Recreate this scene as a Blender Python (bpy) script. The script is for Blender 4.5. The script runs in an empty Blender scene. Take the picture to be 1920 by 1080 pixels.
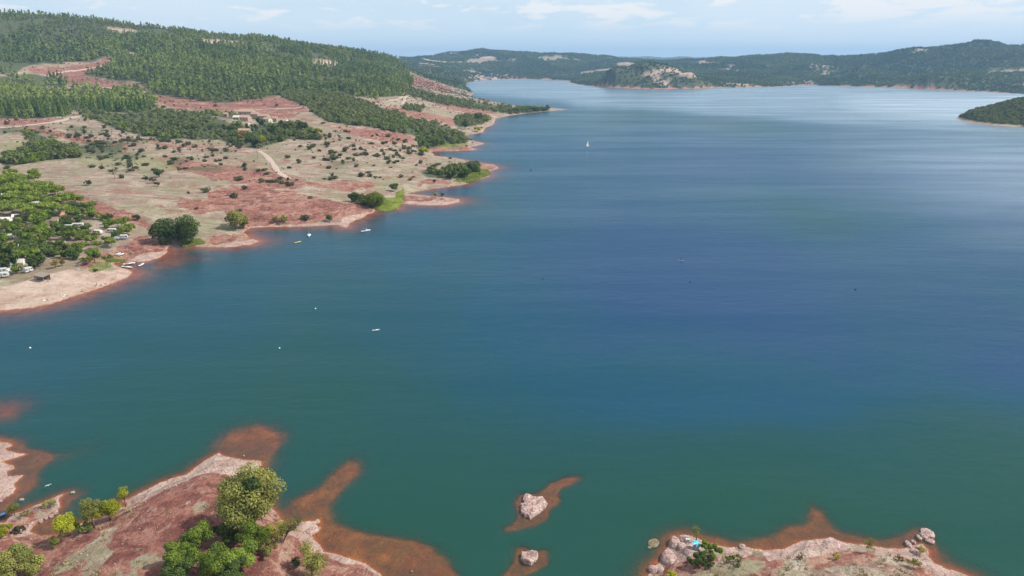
import bpy, bmesh, math, random
import numpy as np
from mathutils import Vector, Matrix

# ------------------------------------------------------------------ camera, sky, sun, exposure
SC = bpy.context.scene
COL = SC.collection
H = 100.0
FPX = 1280.0
HOR = 114.0
PITCH = math.atan((540 - HOR) / FPX)
SUN_EL = math.radians(46)
SUN_AZ = math.radians(84)          # to the right of the viewing direction (+Y)

cam_d = bpy.data.cameras.new('camera')
cam = bpy.data.objects.new('camera', cam_d)
COL.objects.link(cam)
cam_d.sensor_width = 36
cam_d.lens = FPX / 1920 * 36
cam_d.clip_start = 1
cam_d.clip_end = 40000
cam.location = (0, 0, H)
cam.rotation_euler = (math.pi / 2 - PITCH, 0, 0)
SC.camera = cam

W = bpy.data.worlds.new('World')
SC.world = W
W.use_nodes = True
nt = W.node_tree
nt.nodes.clear()
def N(nt, t, **k):
    n = nt.nodes.new(t)
    for a, b in k.items():
        setattr(n, a, b)
    return n
def L(nt, a, b):
    nt.links.new(a, b)
def math_node(nt, op, a, b=None, c=None, clamp=False):
    n = nt.nodes.new('ShaderNodeMath'); n.operation = op; n.use_clamp = clamp
    for i, v in enumerate((a, b, c)):
        if v is None: continue
        if isinstance(v, (int, float)): n.inputs[i].default_value = v
        else: nt.links.new(v, n.inputs[i])
    return n.outputs[0]
def ramp(nt, fac, stops, interp='LINEAR'):
    n = nt.nodes.new('ShaderNodeValToRGB')
    n.color_ramp.interpolation = interp
    e = n.color_ramp.elements
    while len(e) > 1: e.remove(e[-1])
    for i, (p, c) in enumerate(stops):
        if isinstance(c, (int, float)): c = (c, c, c)
        s = e[0] if i == 0 else e.new(p)
        s.position = p; s.color = (*c, 1)
    if fac is not None: nt.links.new(fac, n.inputs[0])
    return n.outputs[0]
def mixc(nt, fac, a, b, bt='MIX'):
    n = nt.nodes.new('ShaderNodeMix'); n.data_type = 'RGBA'; n.blend_type = bt
    if isinstance(fac, (int, float)): n.inputs[0].default_value = fac
    else: nt.links.new(fac, n.inputs[0])
    for i, v in ((6, a), (7, b)):
        if isinstance(v, tuple): n.inputs[i].default_value = (*v, 1)
        else: nt.links.new(v, n.inputs[i])
    return n.outputs[2]
def noise(nt, vec, scale, detail=4, rough=0.5, dist=0.0):
    n = nt.nodes.new('ShaderNodeTexNoise')
    n.inputs['Scale'].default_value = scale
    n.inputs['Detail'].default_value = detail
    n.inputs['Roughness'].default_value = rough
    n.inputs['Distortion'].default_value = dist
    if vec is not None: nt.links.new(vec, n.inputs['Vector'])
    return n.outputs[0]
def mapping(nt, vec, scale=(1, 1, 1), rot=(0, 0, 0), loc=(0, 0, 0)):
    n = nt.nodes.new('ShaderNodeMapping')
    n.inputs['Scale'].default_value = scale
    n.inputs['Rotation'].default_value = rot
    n.inputs['Location'].default_value = loc
    nt.links.new(vec, n.inputs['Vector'])
    return n.outputs[0]

sky = N(nt, 'ShaderNodeTexSky', sky_type='NISHITA', sun_disc=False)
sky.sun_elevation = SUN_EL
sky.sun_rotation = SUN_AZ
sky.altitude = 200
sky.air_density = 1.0
sky.dust_density = 0.6
sky.ozone_density = 3.0
SKY_STR = 0.10
HAZE = 0.000082
tc = N(nt, 'ShaderNodeTexCoord')
gen = tc.outputs['Generated']
v1 = mapping(nt, gen, (1, 1, 4.2), loc=(0.3, 0.1, 0.0))
n1 = noise(nt, v1, 13.0, 7, 0.55, 0.25)            # small cumulus
n2 = noise(nt, mapping(nt, gen, (1, 1, 5.0), loc=(3.1, 1.7, 0)), 2.6, 5, 0.55)   # thin veil
sepw = N(nt, 'ShaderNodeSeparateXYZ'); L(nt, gen, sepw.inputs[0])
up = sepw.outputs[2]
# more cloud towards the upper right of the view and a veil on the left
side = math_node(nt, 'MULTIPLY', sepw.outputs[0], 0.10)
n1b = math_node(nt, 'ADD', n1, side)
cum = ramp(nt, n1b, [(0.505, 0.0), (0.585, 1.0)])
gate = ramp(nt, up, [(0.036, 0.0), (0.056, 1.0)])
cum = math_node(nt, 'MULTIPLY', cum, gate)
veil = ramp(nt, math_node(nt, 'ADD', n2, side), [(0.36, 0.25), (0.60, 1.0)])
hazeh = ramp(nt, up, [(0.0, 0.95), (0.06, 0.82), (0.18, 0.45), (0.5, 0.0)])
skyc = N(nt, 'ShaderNodeVectorMath', operation='SCALE'); skyc.inputs['Scale'].default_value = SKY_STR
L(nt, sky.outputs[0], skyc.inputs[0])
c1 = mixc(nt, math_node(nt, 'MULTIPLY', veil, 0.40), skyc.outputs[0], (0.72, 0.86, 0.98))
c2 = mixc(nt, hazeh, c1, (0.68, 0.87, 1.02))
c2 = mixc(nt, math_node(nt, 'MULTIPLY', veil, 0.42), c2, (0.90, 0.96, 1.0))
c3 = mixc(nt, math_node(nt, 'MULTIPLY', cum, 0.85), c2, (0.98, 0.98, 0.98))
bg = N(nt, 'ShaderNodeBackground')
L(nt, c3, bg.inputs[0]); bg.inputs[1].default_value = 1.0
wo = N(nt, 'ShaderNodeOutputWorld'); L(nt, bg.outputs[0], wo.inputs[0])

sd = bpy.data.lights.new('sun', 'SUN')
sd.energy = 4.9; sd.angle = math.radians(0.55); sd.color = (1.0, 0.95, 0.87)
sun = bpy.data.objects.new('sun', sd); COL.objects.link(sun)
sdir = Vector((math.sin(SUN_AZ) * math.cos(SUN_EL), math.cos(SUN_AZ) * math.cos(SUN_EL), math.sin(SUN_EL)))
sun.rotation_euler = sdir.to_track_quat('Z', 'Y').to_euler()
sun.location = (0, 0, 600)

SC.view_settings.view_transform = 'Standard'
SC.view_settings.look = 'None'
SC.view_settings.exposure = 0.0
SC.view_settings.gamma = 1.0
SC.render.engine = 'CYCLES'
SC.cycles.max_bounces = 5
SC.cycles.diffuse_bounces = 2
SC.cycles.glossy_bounces = 2
SC.cycles.transparent_max_bounces = 12
SC.cycles.volume_bounces = 0
SC.cycles.caustics_reflective = False
SC.cycles.caustics_refractive = False
SC.cycles.use_denoising = True

rnd = random.Random(7)
RG = np.random.default_rng(11)

# ------------------------------------------------------------------ geometry of the view -> ground
cp, sp = math.cos(PITCH), math.sin(PITCH)
def rays(px, py):
    px = np.asarray(px, float); py = np.asarray(py, float)
    x = (px - 960) / FPX; y = (540 - py) / FPX
    return x, cp + y * sp, -sp + y * cp
def flat(px, py):
    """point of the water level seen at this place of the photo"""
    dx, dy, dz = rays(px, py)
    t = -H / np.minimum(dz, -1e-4)
    return dx * t, dy * t
def at_z(px, py, z):
    dx, dy, dz = rays(px, py)
    t = (z - H) / dz
    return dx * t, dy * t
def at_r(px, py, r):
    dx, dy, dz = rays(px, py)
    t = r / np.hypot(dx, dy)
    return dx * t, dy * t, H + dz * t
def project(x, y, z):
    vz = z - H
    zc = np.maximum(y * cp - vz * sp, 1.0)
    yc = y * sp + vz * cp
    return 960 + FPX * x / zc, 540 - FPX * yc / zc

# ------------------------------------------------------------------ noise
def _hash(ix, iy, seed):
    h = (ix.astype(np.int64) * 374761393 + iy.astype(np.int64) * 668265263 + seed * 1442695041) & 0xFFFFFFFF
    h = ((h ^ (h >> 13)) * 1274126177) & 0xFFFFFFFF
    h = h ^ (h >> 16)
    return (h & 0xFFFF).astype(np.float32) / 65535.0
def vnoise(x, y, seed=0):
    xi = np.floor(x); yi = np.floor(y)
    fx = (x - xi).astype(np.float32); fy = (y - yi).astype(np.float32)
    fx = fx * fx * (3 - 2 * fx); fy = fy * fy * (3 - 2 * fy)
    a = _hash(xi, yi, seed); b = _hash(xi + 1, yi, seed)
    c = _hash(xi, yi + 1, seed); d = _hash(xi + 1, yi + 1, seed)
    return (a * (1 - fx) + b * fx) * (1 - fy) + (c * (1 - fx) + d * fx) * fy
def fbm(x, y, scale, octv=4, seed=0, gain=0.5):
    """-1..1, scale = size of the largest feature in metres"""
    s = 0; amp = 1; tot = 0
    x = x / scale; y = y / scale
    for i in range(octv):
        s = s + amp * (vnoise(x, y, seed + i * 17) * 2 - 1)
        tot += amp; amp *= gain
        x, y = x * 1.93 * 0.8 + y * 1.93 * 0.6, -x * 1.93 * 0.6 + y * 1.93 * 0.8
    return s / tot
def ridged(x, y, scale, octv=4, seed=0):
    s = 0; amp = 1; tot = 0
    x = x / scale; y = y / scale
    for i in range(octv):
        s = s + amp * (1 - abs(vnoise(x, y, seed + i * 17) * 2 - 1))
        tot += amp; amp *= 0.5
        x, y = x * 1.6 + y * 1.1, -x * 1.1 + y * 1.6
    return s / tot
def sstep(a, b, x):
    t = np.clip((x - a) / (b - a), 0, 1)
    return t * t * (3 - 2 * t)

# ------------------------------------------------------------------ shorelines (traced in the photo, laid on the water level)
MAIN = [(-900, 640), (-400, 610), (-150, 592), (0, 582), (60, 577), (100, 568), (150, 552), (200, 536), (240, 520), (247, 511), (238, 505), (222, 500), (212, 496), (215, 492),
        (240, 491), (275, 490), (300, 483), (313, 474), (316, 463), (330, 457), (380, 463), (430, 463), (470, 459), (485, 453), (470, 445), (455, 436),
        (470, 427), (520, 425), (580, 424), (630, 421), (651, 427), (655, 418), (685, 405), (700, 398), (705, 391), (745, 392), (749, 382), (790, 384),
        (830, 385), (862, 379), (860, 373), (830, 370), (790, 366), (762, 363), (790, 357), (840, 350), (878, 345), (870, 341), (895, 337), (918, 331),
        (915, 322), (935, 315), (925, 309), (890, 304), (850, 296), (815, 292), (808, 284), (850, 283), (895, 281), (880, 276), (908, 269), (890, 265),
        (868, 261), (880, 252), (905, 248), (910, 240), (925, 233), (930, 222), (955, 217), (990, 212), (1035, 208), (1065, 205), (1030, 202), (980, 200.5),
        (940, 193), (900, 186), (880, 182), (888, 174), (870, 164), (875, 156), (900, 150), (950, 149), (1000, 149), (1050, 150.5), (1073, 152), (1068, 155), (1100, 161),
        (1150, 164.5), (1220, 167), (1300, 166), (1370, 164), (1440, 163), (1500, 160), (1560, 161), (1640, 163), (1740, 167), (1840, 172), (1920, 176), (2100, 183), (2600, 200)]
ISLE = [(1793, 222), (1820, 230), (1870, 236), (1920, 239), (2050, 243), (2400, 250), (2700, 245), (2700, 200), (2300, 198), (2100, 202), (1960, 206), (1860, 212), (1810, 216)]
NA = [(-400, 825), (-60, 825), (0, 828), (14, 829), (24, 834), (8, 843), (30, 848), (52, 850), (25, 860), (2, 867), (25, 872), (27, 878), (12, 885), (14, 892), (43, 890),
      (43, 893), (28, 905), (31, 914), (25, 925), (10, 935), (0, 938), (-60, 945), (-400, 960)]
NB = [(-900, 985), (-60, 985), (10, 980), (22, 966), (42, 958), (78, 944), (100, 934), (121, 926), (111, 938), (113, 951), (98, 962), (84, 970), (64, 985), (55, 996), (80, 1003), (112, 1003),
      (125, 990), (160, 978), (188, 966), (240, 946), (230, 939), (262, 925), (300, 905), (350, 888), (380, 866), (410, 848), (425, 856), (460, 862), (488, 864), (491, 872),
      (482, 884), (478, 897), (490, 925), (512, 955), (528, 974), (545, 980), (566, 979), (585, 978), (598, 973), (601, 979), (590, 985), (602, 990), (596, 998), (584, 1005),
      (600, 1020), (607, 1034), (640, 1042), (685, 1056), (715, 1075), (735, 1110), (760, 1200), (800, 1800), (-900, 1800)]
NC = [(1195, 1130), (1212, 1085), (1225, 1064), (1243, 1050), (1250, 1028), (1270, 1008), (1290, 1003), (1310, 1010), (1330, 1019), (1370, 1027), (1395, 1024), (1430, 1031), (1470, 1029),
      (1500, 1016), (1530, 1013), (1560, 1009), (1580, 1016), (1620, 1021), (1660, 1027), (1695, 1028), (1712, 1021), (1730, 1020), (1742, 1032), (1740, 1042), (1752, 1054), (1775, 1066),
      (1800, 1073), (1840, 1088), (1890, 1120), (1990, 1200), (2100, 1800), (1150, 1800), (1170, 1250)]
def wpoly(p, extra=()):
    a = np.array(p, float)
    x, y = flat(a[:, 0], a[:, 1])
    q = np.stack([x, y], 1)
    if len(extra): q = np.vstack([q, np.array(extra, float)])
    return q
Pmain = wpoly(MAIN, [(22000, 9000), (22000, 30000), (-30000, 30000), (-30000, 1000), (-2500, 150)])
POLYS = [Pmain, wpoly(ISLE), wpoly(NA), wpoly(NB), wpoly(NC)]
def inside(poly, x, y):
    r = np.zeros(x.shape, bool)
    n = len(poly)
    for i in range(n):
        x0, y0 = poly[i]; x1, y1 = poly[(i + 1) % n]
        if y0 == y1: continue
        c = ((y0 > y) != (y1 > y))
        xi = (x1 - x0) * (y - y0) / (y1 - y0) + x0
        r ^= c & (x < xi)
    return r
def segdist(poly, x, y):
    d = np.full(x.shape, 1e12, np.float32)
    n = len(poly)
    x = x.astype(np.float32); y = y.astype(np.float32)
    for i in range(n):
        x0, y0 = poly[i]; x1, y1 = poly[(i + 1) % n]
        ex, ey = x1 - x0, y1 - y0
        L2 = ex * ex + ey * ey + 1e-9
        t = np.clip(((x - x0) * ex + (y - y0) * ey) / L2, 0, 1)
        dd = (x - x0 - t * ex) ** 2 + (y - y0 - t * ey) ** 2
        np.minimum(d, dd, out=d)
    return np.sqrt(d)

# ------------------------------------------------------------------ relief control points
ctl = []
def cz(px, py, z):
    x, y = at_z(px, py, z); ctl.append((float(x), float(y), z))
def cr(px, py, r, ridge=True, drop=0.45):
    x, y, z = at_r(px, py, r); ctl.append((float(x), float(y), float(z)))
    if ridge:
        ctl.append((float(x) * 1.28, float(y) * 1.28, float(z) * drop))
# left shore and hill, column by column
for px, py, z in [(-300, 520, 3), (-300, 350, 13), (-300, 240, 30), (0, 530, 1.6), (0, 480, 3.5), (0, 420, 6), (0, 350, 9), (0, 300, 15), (0, 240, 27), (0, 215, 33), (0, 165, 55),
                  (60, 500, 3), (110, 540, 1.0), (180, 515, 1.2), (120, 470, 3.5), (120, 420, 6), (120, 380, 9), (120, 330, 10), (120, 260, 20), (120, 222, 31), (120, 165, 50), (120, 145, 66),
                  (200, 490, 1.2), (250, 465, 2.0), (250, 435, 4), (250, 400, 8.5), (250, 380, 9), (250, 330, 10), (250, 260, 18), (250, 215, 27), (250, 180, 40),
                  (370, 440, 2.5), (370, 400, 4.5), (370, 340, 8), (370, 300, 12), (370, 260, 18), (370, 215, 27), (370, 195, 36),
                  (500, 405, 4.0), (520, 380, 6.0), (500, 350, 6), (500, 290, 12), (500, 240, 21), (500, 225, 25), (500, 205, 32), (500, 180, 43),
                  (600, 400, 3.5), (600, 375, 5), (600, 330, 6), (600, 290, 12), (600, 262, 17), (600, 240, 22), (600, 215, 30), (600, 190, 42),
                  (680, 385, 2.5), (650, 350, 5), (680, 330, 6), (700, 300, 8), (700, 262, 16), (700, 240, 20), (700, 215, 27), (700, 190, 36),
                  (760, 330, 3.5), (760, 300, 5), (760, 270, 9), (760, 240, 15), (760, 215, 21), (760, 190, 30), (760, 172, 40),
                  (840, 330, 2.0), (870, 312, 2.5), (820, 310, 3.5), (840, 255, 4), (850, 240, 6), (850, 215, 12), (850, 196, 18), (850, 184, 22),
                  (900, 225, 4), (900, 208, 7), (940, 205, 5), (1000, 205, 2.0), (870, 275, 2), (820, 374, 1.5), (830, 345, 1.3),
                  (1440, 158, 6), (1500, 152, 10), (1600, 150, 12), (1700, 152, 12), (1800, 156, 12), (1900, 160, 14), (2050, 165, 14),
                  (1100, 157, 6), (1150, 155, 14), (1220, 158, 14), (1300, 157, 14), (1380, 158, 10),
                  (30, 843, 0.35), (-60, 850, 0.6), (0, 910, 0.5), (-60, 900, 0.6), (60, 960, 0.8), (95, 948, 0.8), (30, 990, 1.2), (-60, 1030, 2.5),
                  (100, 1045, 1.8), (60, 1078, 2.0), (150, 1000, 1.6), (200, 990, 2.2), (250, 960, 2.2), (300, 930, 2.2), (350, 905, 2.4), (400, 880, 1.8), (430, 870, 1.2), (465, 875, 0.9), (300, 980, 3.4), (420, 920, 2.8), (380, 950, 3.2),
                  (200, 1060, 3.5), (350, 1050, 3.6), (450, 1000, 3.2), (450, 1080, 3.2), (540, 1010, 2.0), (560, 1050, 1.6), (600, 1080, 1.2), (520, 985, 1.0), (580, 992, 0.8), (640, 1070, 0.5), (300, 1200, 5), (0, 1200, 4), (600, 1200, 2.5), (200, 1500, 6),
                  (1262, 1040, 1.0), (1280, 1025, 1.2), (1240, 1075, 0.8), (1310, 1035, 1.4), (1350, 1055, 1.6), (1300, 1080, 1.8), (1400, 1050, 1.6), (1450, 1060, 1.6), (1500, 1035, 1.3), (1560, 1028, 1.4), (1600, 1050, 1.8), (1500, 1078, 2.0), (1680, 1050, 1.4), (1720, 1040, 1.0), (1740, 1068, 1.0), (1700, 1078, 1.8), (1800, 1085, 0.6),
                  (1500, 1200, 4), (1800, 1200, 2.5), (1300, 1200, 3), (1600, 1500, 6)]:
    cz(px, py, z)
for px, py, r, rdg in [(-300, 130, 1700, 0), (-300, 60, 2100, 0), (-300, 30, 2450, 1), (0, 130, 1650, 0), (0, 85, 1900, 0), (0, 29, 2250, 1), (100, 110, 1750, 0), (100, 33, 2250, 1), (200, 95, 1800, 0), (200, 45, 2180, 1),
                       (250, 150, 1480, 0), (250, 110, 1750, 0), (300, 58, 2150, 1), (370, 165, 1350, 0), (370, 120, 1650, 0), (400, 72, 2080, 1),
                       (500, 145, 1500, 0), (500, 115, 1750, 0), (480, 80, 2050, 1), (560, 91, 2050, 1), (600, 160, 1500, 0), (600, 125, 1800, 0), (620, 98, 2150, 1), (680, 104, 2250, 1),
                       (700, 160, 1500, 0), (700, 135, 1850, 0), (740, 116, 2400, 1), (780, 140, 2350, 1), (820, 158, 2300, 1), (850, 172, 2200, 1),
                       (760, 140, 2900, 0), (820, 130, 3300, 0), (860, 135, 3900, 0), (760, 112, 5000, 0), (800, 111, 5300, 1), (850, 104, 5400, 1), (900, 97, 5500, 1), (940, 97, 5500, 1), (1000, 105, 5400, 1), (900, 130, 4500, 0), (1000, 130, 4500, 0), (1000, 143, 4000, 0), (900, 142, 4000, 0),
                       (1060, 108, 5400, 1), (1100, 109, 5300, 1), (1180, 113, 5100, 1), (1235, 120, 5000, 1), (1080, 128, 4500, 0),
                       (1090, 148, 2650, 0), (1110, 140, 2750, 1), (1150, 126, 2900, 1), (1200, 122, 2980, 1), (1250, 126, 2960, 1), (1300, 134, 2900, 1), (1350, 146, 2800, 0), (1400, 153, 2750, 0), (1200, 145, 2650, 0), (1280, 150, 2620, 0),
                       (1290, 118, 5200, 1), (1340, 118, 4900, 1), (1400, 113, 4700, 1), (1480, 109, 4600, 1), (1540, 111, 4500, 1), (1600, 110, 4500, 1), (1660, 107, 4400, 1), (1700, 96, 4300, 1), (1750, 95, 4300, 1),
                       (1790, 88, 4250, 1), (1830, 80, 4200, 1), (1860, 85, 4200, 1), (1890, 95, 4300, 1), (1960, 98, 4500, 1), (2100, 95, 4500, 1), (2400, 90, 4500, 1),
                       (1400, 135, 3700, 0), (1600, 135, 3600, 0), (1800, 130, 3400, 0), (1950, 138, 3200, 0), (1750, 145, 3100, 0),
                       (1825, 212, 1500, 0), (1870, 199, 1540, 0), (1920, 187, 1580, 0), (2000, 170, 1620, 0), (2200, 160, 1640, 0), (2500, 165, 1640, 0), (1870, 222, 1450, 0), (1900, 214, 1480, 0), (1980, 205, 1500, 0), (2200, 200, 1450, 0),
                       (1240, 111.5, 10500, 0), (1300, 111.5, 10500, 0), (1180, 112, 10500, 0), (900, 113, 10500, 0), (1600, 113, 10500, 0)]:
    cr(px, py, r, bool(rdg))
for P in (MAIN, ISLE, NA, NB, NC):
    a = np.array(P, float); x, y = flat(a[:, 0], a[:, 1])
    for i in range(len(P)):
        ctl.append((float(x[i]), float(y[i]), 0.0))
ctl = np.array(ctl)
CX, CY, CZ = ctl[:, 0], ctl[:, 1], ctl[:, 2]
def phi(d2): return np.sqrt(d2 + 16.0)
D2 = (CX[:, None] - CX[None]) ** 2 + (CY[:, None] - CY[None]) ** 2
A = phi(D2); n = len(CX)
A[np.arange(n), np.arange(n)] -= 0.5 + 0.0012 * np.hypot(CX, CY)      # slight smoothing
wgt = np.linalg.solve(A, CZ)
def base_height(x, y):
    out = np.zeros(x.shape, np.float64)
    for i in range(n):
        out += wgt[i] * np.sqrt((x - CX[i]) ** 2 + (y - CY[i]) ** 2 + 16.0)
    return out

# ------------------------------------------------------------------ zone maps drawn over the photo frame
RX0, RY0, RS = -300, -20, 0.5
RW, RH = int(2520 * RS), int(1320 * RS)
def rpoly(pts, blur=0):
    m = np.zeros((RH, RW), bool)
    p = np.array(pts, float); p = (p - [RX0, RY0]) * RS
    yy, xx = np.mgrid[0:RH, 0:RW]
    y0, y1 = max(0, int(p[:, 1].min()) - 1), min(RH, int(p[:, 1].max()) + 2)
    x0, x1 = max(0, int(p[:, 0].min()) - 1), min(RW, int(p[:, 0].max()) + 2)
    if y1 <= y0 or x1 <= x0: return m.astype(np.float32)
    m[y0:y1, x0:x1] = inside(p, xx[y0:y1, x0:x1] + 0.0, yy[y0:y1, x0:x1] + 0.5)
    return m.astype(np.float32)
def rline(pts, w):
    p = np.array(pts, float); p = (p - [RX0, RY0]) * RS
    yy, xx = np.mgrid[0:RH, 0:RW]
    d = np.full((RH, RW), 1e9, np.float32)
    for i in range(len(p) - 1):
        ex, ey = p[i + 1] - p[i]; L2 = ex * ex + ey * ey + 1e-9
        t = np.clip(((xx - p[i, 0]) * ex + (yy - p[i, 1]) * ey) / L2, 0, 1)
        d = np.minimum(d, (xx - p[i, 0] - t * ex) ** 2 + (yy - p[i, 1] - t * ey) ** 2)
    return np.clip(1.2 - np.sqrt(d) / (w * RS), 0, 1)
def blur(m, px, aspect=1.0):
    for ax, rr in ((1, px * RS), (0, px * RS * aspect)):
        k = max(1, int(round(rr)))
        for _ in range(2):
            p = np.pad(m, [(k, k) if i == ax else (0, 0) for i in range(2)], mode='edge')
            c = np.cumsum(p, axis=ax, dtype=np.float64)
            c = np.concatenate([np.zeros_like(np.take(c, [0], ax)), c], ax)
            nn = m.shape[ax]
            hi = np.take(c, np.arange(2 * k + 1, nn + 2 * k + 1), ax); lo = np.take(c, np.arange(0, nn), ax)
            m = ((hi - lo) / (2 * k + 1)).astype(np.float32)
    return m
def rsum(polys, b=0, asp=0.6):
    m = np.zeros((RH, RW), np.float32)
    for p in polys: m = np.maximum(m, rpoly(p))
    return blur(m, b, asp) if b else m
def samp(m, u, v):
    x = np.clip((u - RX0) * RS, 0, RW - 1.001); y = np.clip((v - RY0) * RS - 0.5, 0, RH - 1.001)
    xi = x.astype(int); yi = y.astype(int); fx = x - xi; fy = y - yi
    return (m[yi, xi] * (1 - fx) + m[yi, xi + 1] * fx) * (1 - fy) + (m[yi + 1, xi] * (1 - fx) + m[yi + 1, xi + 1] * fx) * fy

M_red = rsum([
    [(40, 130), (120, 124), (170, 119), (210, 104), (205, 123), (150, 141), (90, 144)],
    [(95, 143), (150, 140), (200, 150), (262, 160), (297, 172), (296, 180), (250, 169), (130, 160)],
    [(262, 181), (300, 176), (340, 182), (400, 190), (480, 184), (500, 178), (545, 188), (565, 199), (585, 212), (548, 212), (560, 222), (520, 224), (470, 213), (400, 209), (340, 206), (300, 196)],
    [(-300, 215), (0, 219), (60, 223), (132, 222), (90, 233), (30, 236), (-300, 234)],
    [(30, 238), (80, 238), (121, 246), (115, 263), (70, 251)],
    [(118, 250), (180, 262), (240, 270), (245, 285), (200, 281), (130, 266)],
    [(190, 270), (260, 290), (300, 298), (400, 312), (400, 320), (290, 303), (230, 280)],
    [(290, 292), (370, 300), (440, 310), (520, 325), (560, 345), (590, 351), (550, 356), (480, 347), (400, 337), (380, 330), (310, 312)],
    [(540, 334), (600, 344), (690, 338), (708, 345), (708, 352), (650, 358), (590, 352)],
    [(480, 345), (530, 357), (600, 369), (660, 380), (700, 393), (672, 410), (655, 414), (580, 420), (480, 422), (455, 432), (430, 402), (395, 385), (388, 360), (420, 354)],
    [(108, 370), (150, 369), (215, 384), (260, 405), (287, 425), (276, 432), (240, 417), (190, 407), (160, 392), (130, 387)],
    [(150, 488), (210, 472), (262, 444), (285, 450), (315, 463), (303, 480), (262, 489), (215, 490), (190, 500), (150, 505)],
    [(330, 370), (400, 375), (412, 395), (380, 402), (330, 386)],
    [(385, 448), (430, 436), (468, 440), (483, 455), (400, 462)],
    [(755, 364), (862, 376), (830, 384), (750, 381)], [(770, 350), (880, 342), (800, 336)], [(885, 303), (935, 314), (910, 325)],
    [(620, 235), (690, 241), (770, 254), (782, 269), (740, 269), (670, 256)],
    [(788, 182), (850, 190), (900, 204), (942, 212), (900, 216), (830, 201)],
    [(710, 198), (780, 206), (860, 226), (850, 236), (790, 223), (720, 209)],
    [(745, 140), (800, 147), (850, 166), (835, 174), (770, 161)], [(660, 184), (720, 190), (745, 185), (700, 194)],
    [(740, 370), (700, 378), (690, 396), (640, 425), (720, 400)],
    [(800, 268), (900, 275), (880, 284), (800, 284)],
    [(-300, 985), (125, 990), (240, 935), (330, 905), (400, 880), (480, 880), (600, 970), (620, 1040), (760, 1100), (760, 1300), (-300, 1300)],
    [(1240, 1050), (1330, 1040), (1480, 1040), (1570, 1030), (1700, 1040), (1800, 1075), (1800, 1300), (1100, 1300)],
    [(-300, 832), (40, 850), (20, 900), (-300, 930)], [(20, 975), (80, 955), (70, 985), (20, 1010), (-300, 1010)],
], 4)
for ln_, w_, k_ in [([(75, 352), (160, 357), (232, 358), (280, 368), (345, 376), (400, 370), (470, 366)], 3, .9), ([(230, 262), (300, 268), (380, 280), (450, 300), (500, 318), (580, 340)], 5, .8), ([(130, 258), (230, 285), (300, 300)], 5, .8),
    ([(530, 300), (620, 318), (700, 330), (790, 332)], 4, .7), ([(300, 310), (420, 325), (530, 338), (640, 352), (700, 362)], 5, .9), ([(320, 350), (420, 350), (500, 356)], 4, .7), ([(620, 262), (700, 270), (800, 296)], 4, .7),
    ([(0, 268), (60, 285), (140, 300)], 3, .5), ([(100, 325), (220, 335), (320, 340)], 3, .5), ([(340, 400), (300, 385), (250, 378)], 4, .7), ([(560, 222), (620, 236), (700, 244)], 4, .7), ([(300, 262), (420, 275), (470, 283)], 5, .7)]:
    M_red = np.maximum(M_red, blur(rline(ln_, w_), 2, .5) * k_)
M_beige = rsum([      # dry grass on the near banks
    [(150, 1080), (160, 1030), (205, 1000), (215, 1010), (200, 1040), (185, 1080)], [(90, 1080), (120, 1050), (170, 1020), (250, 950), (255, 958), (190, 1010), (140, 1060)],
    [(240, 1060), (265, 1042), (300, 1045), (310, 1060), (270, 1068)], [(350, 960), (370, 948), (400, 945), (380, 962)], [(180, 1000), (205, 990), (220, 993), (190, 1008)],
    [(275, 960), (290, 950), (300, 952), (285, 965)], [(210, 1078), (260, 1070), (260, 1090), (200, 1100)],
    [(1290, 1080), (1330, 1060), (1400, 1048), (1440, 1055), (1420, 1068), (1360, 1085)], [(1450, 1080), (1480, 1062), (1560, 1062), (1640, 1045), (1700, 1052), (1720, 1060), (1690, 1100), (1450, 1110)],
    [(1480, 1045), (1530, 1050), (1500, 1060), (1460, 1058)], [(1200, 1110), (1700, 1090), (1700, 1300), (1200, 1300)],
], 5)
M_green = rsum([      # green grass
    [(160, 285), (260, 285), (330, 305), (340, 320), (200, 318), (130, 300)], [(0, 262), (60, 262), (110, 290), (90, 305), (0, 300)],
    [(165, 495), (210, 490), (215, 500), (200, 510), (165, 508)], [(120, 260), (160, 265), (140, 285), (100, 275)], [(700, 378), (760, 372), (755, 392), (700, 396)],
    [(280, 225), (310, 232), (300, 245), (230, 240)], [(840, 320), (915, 318), (918, 331), (860, 342)], [(820, 268), (880, 268), (860, 280), (820, 280)],
    [(320, 455), (380, 448), (385, 460), (340, 462)], [(180, 482), (230, 485), (235, 492), (180, 492)],
], 8)
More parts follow.
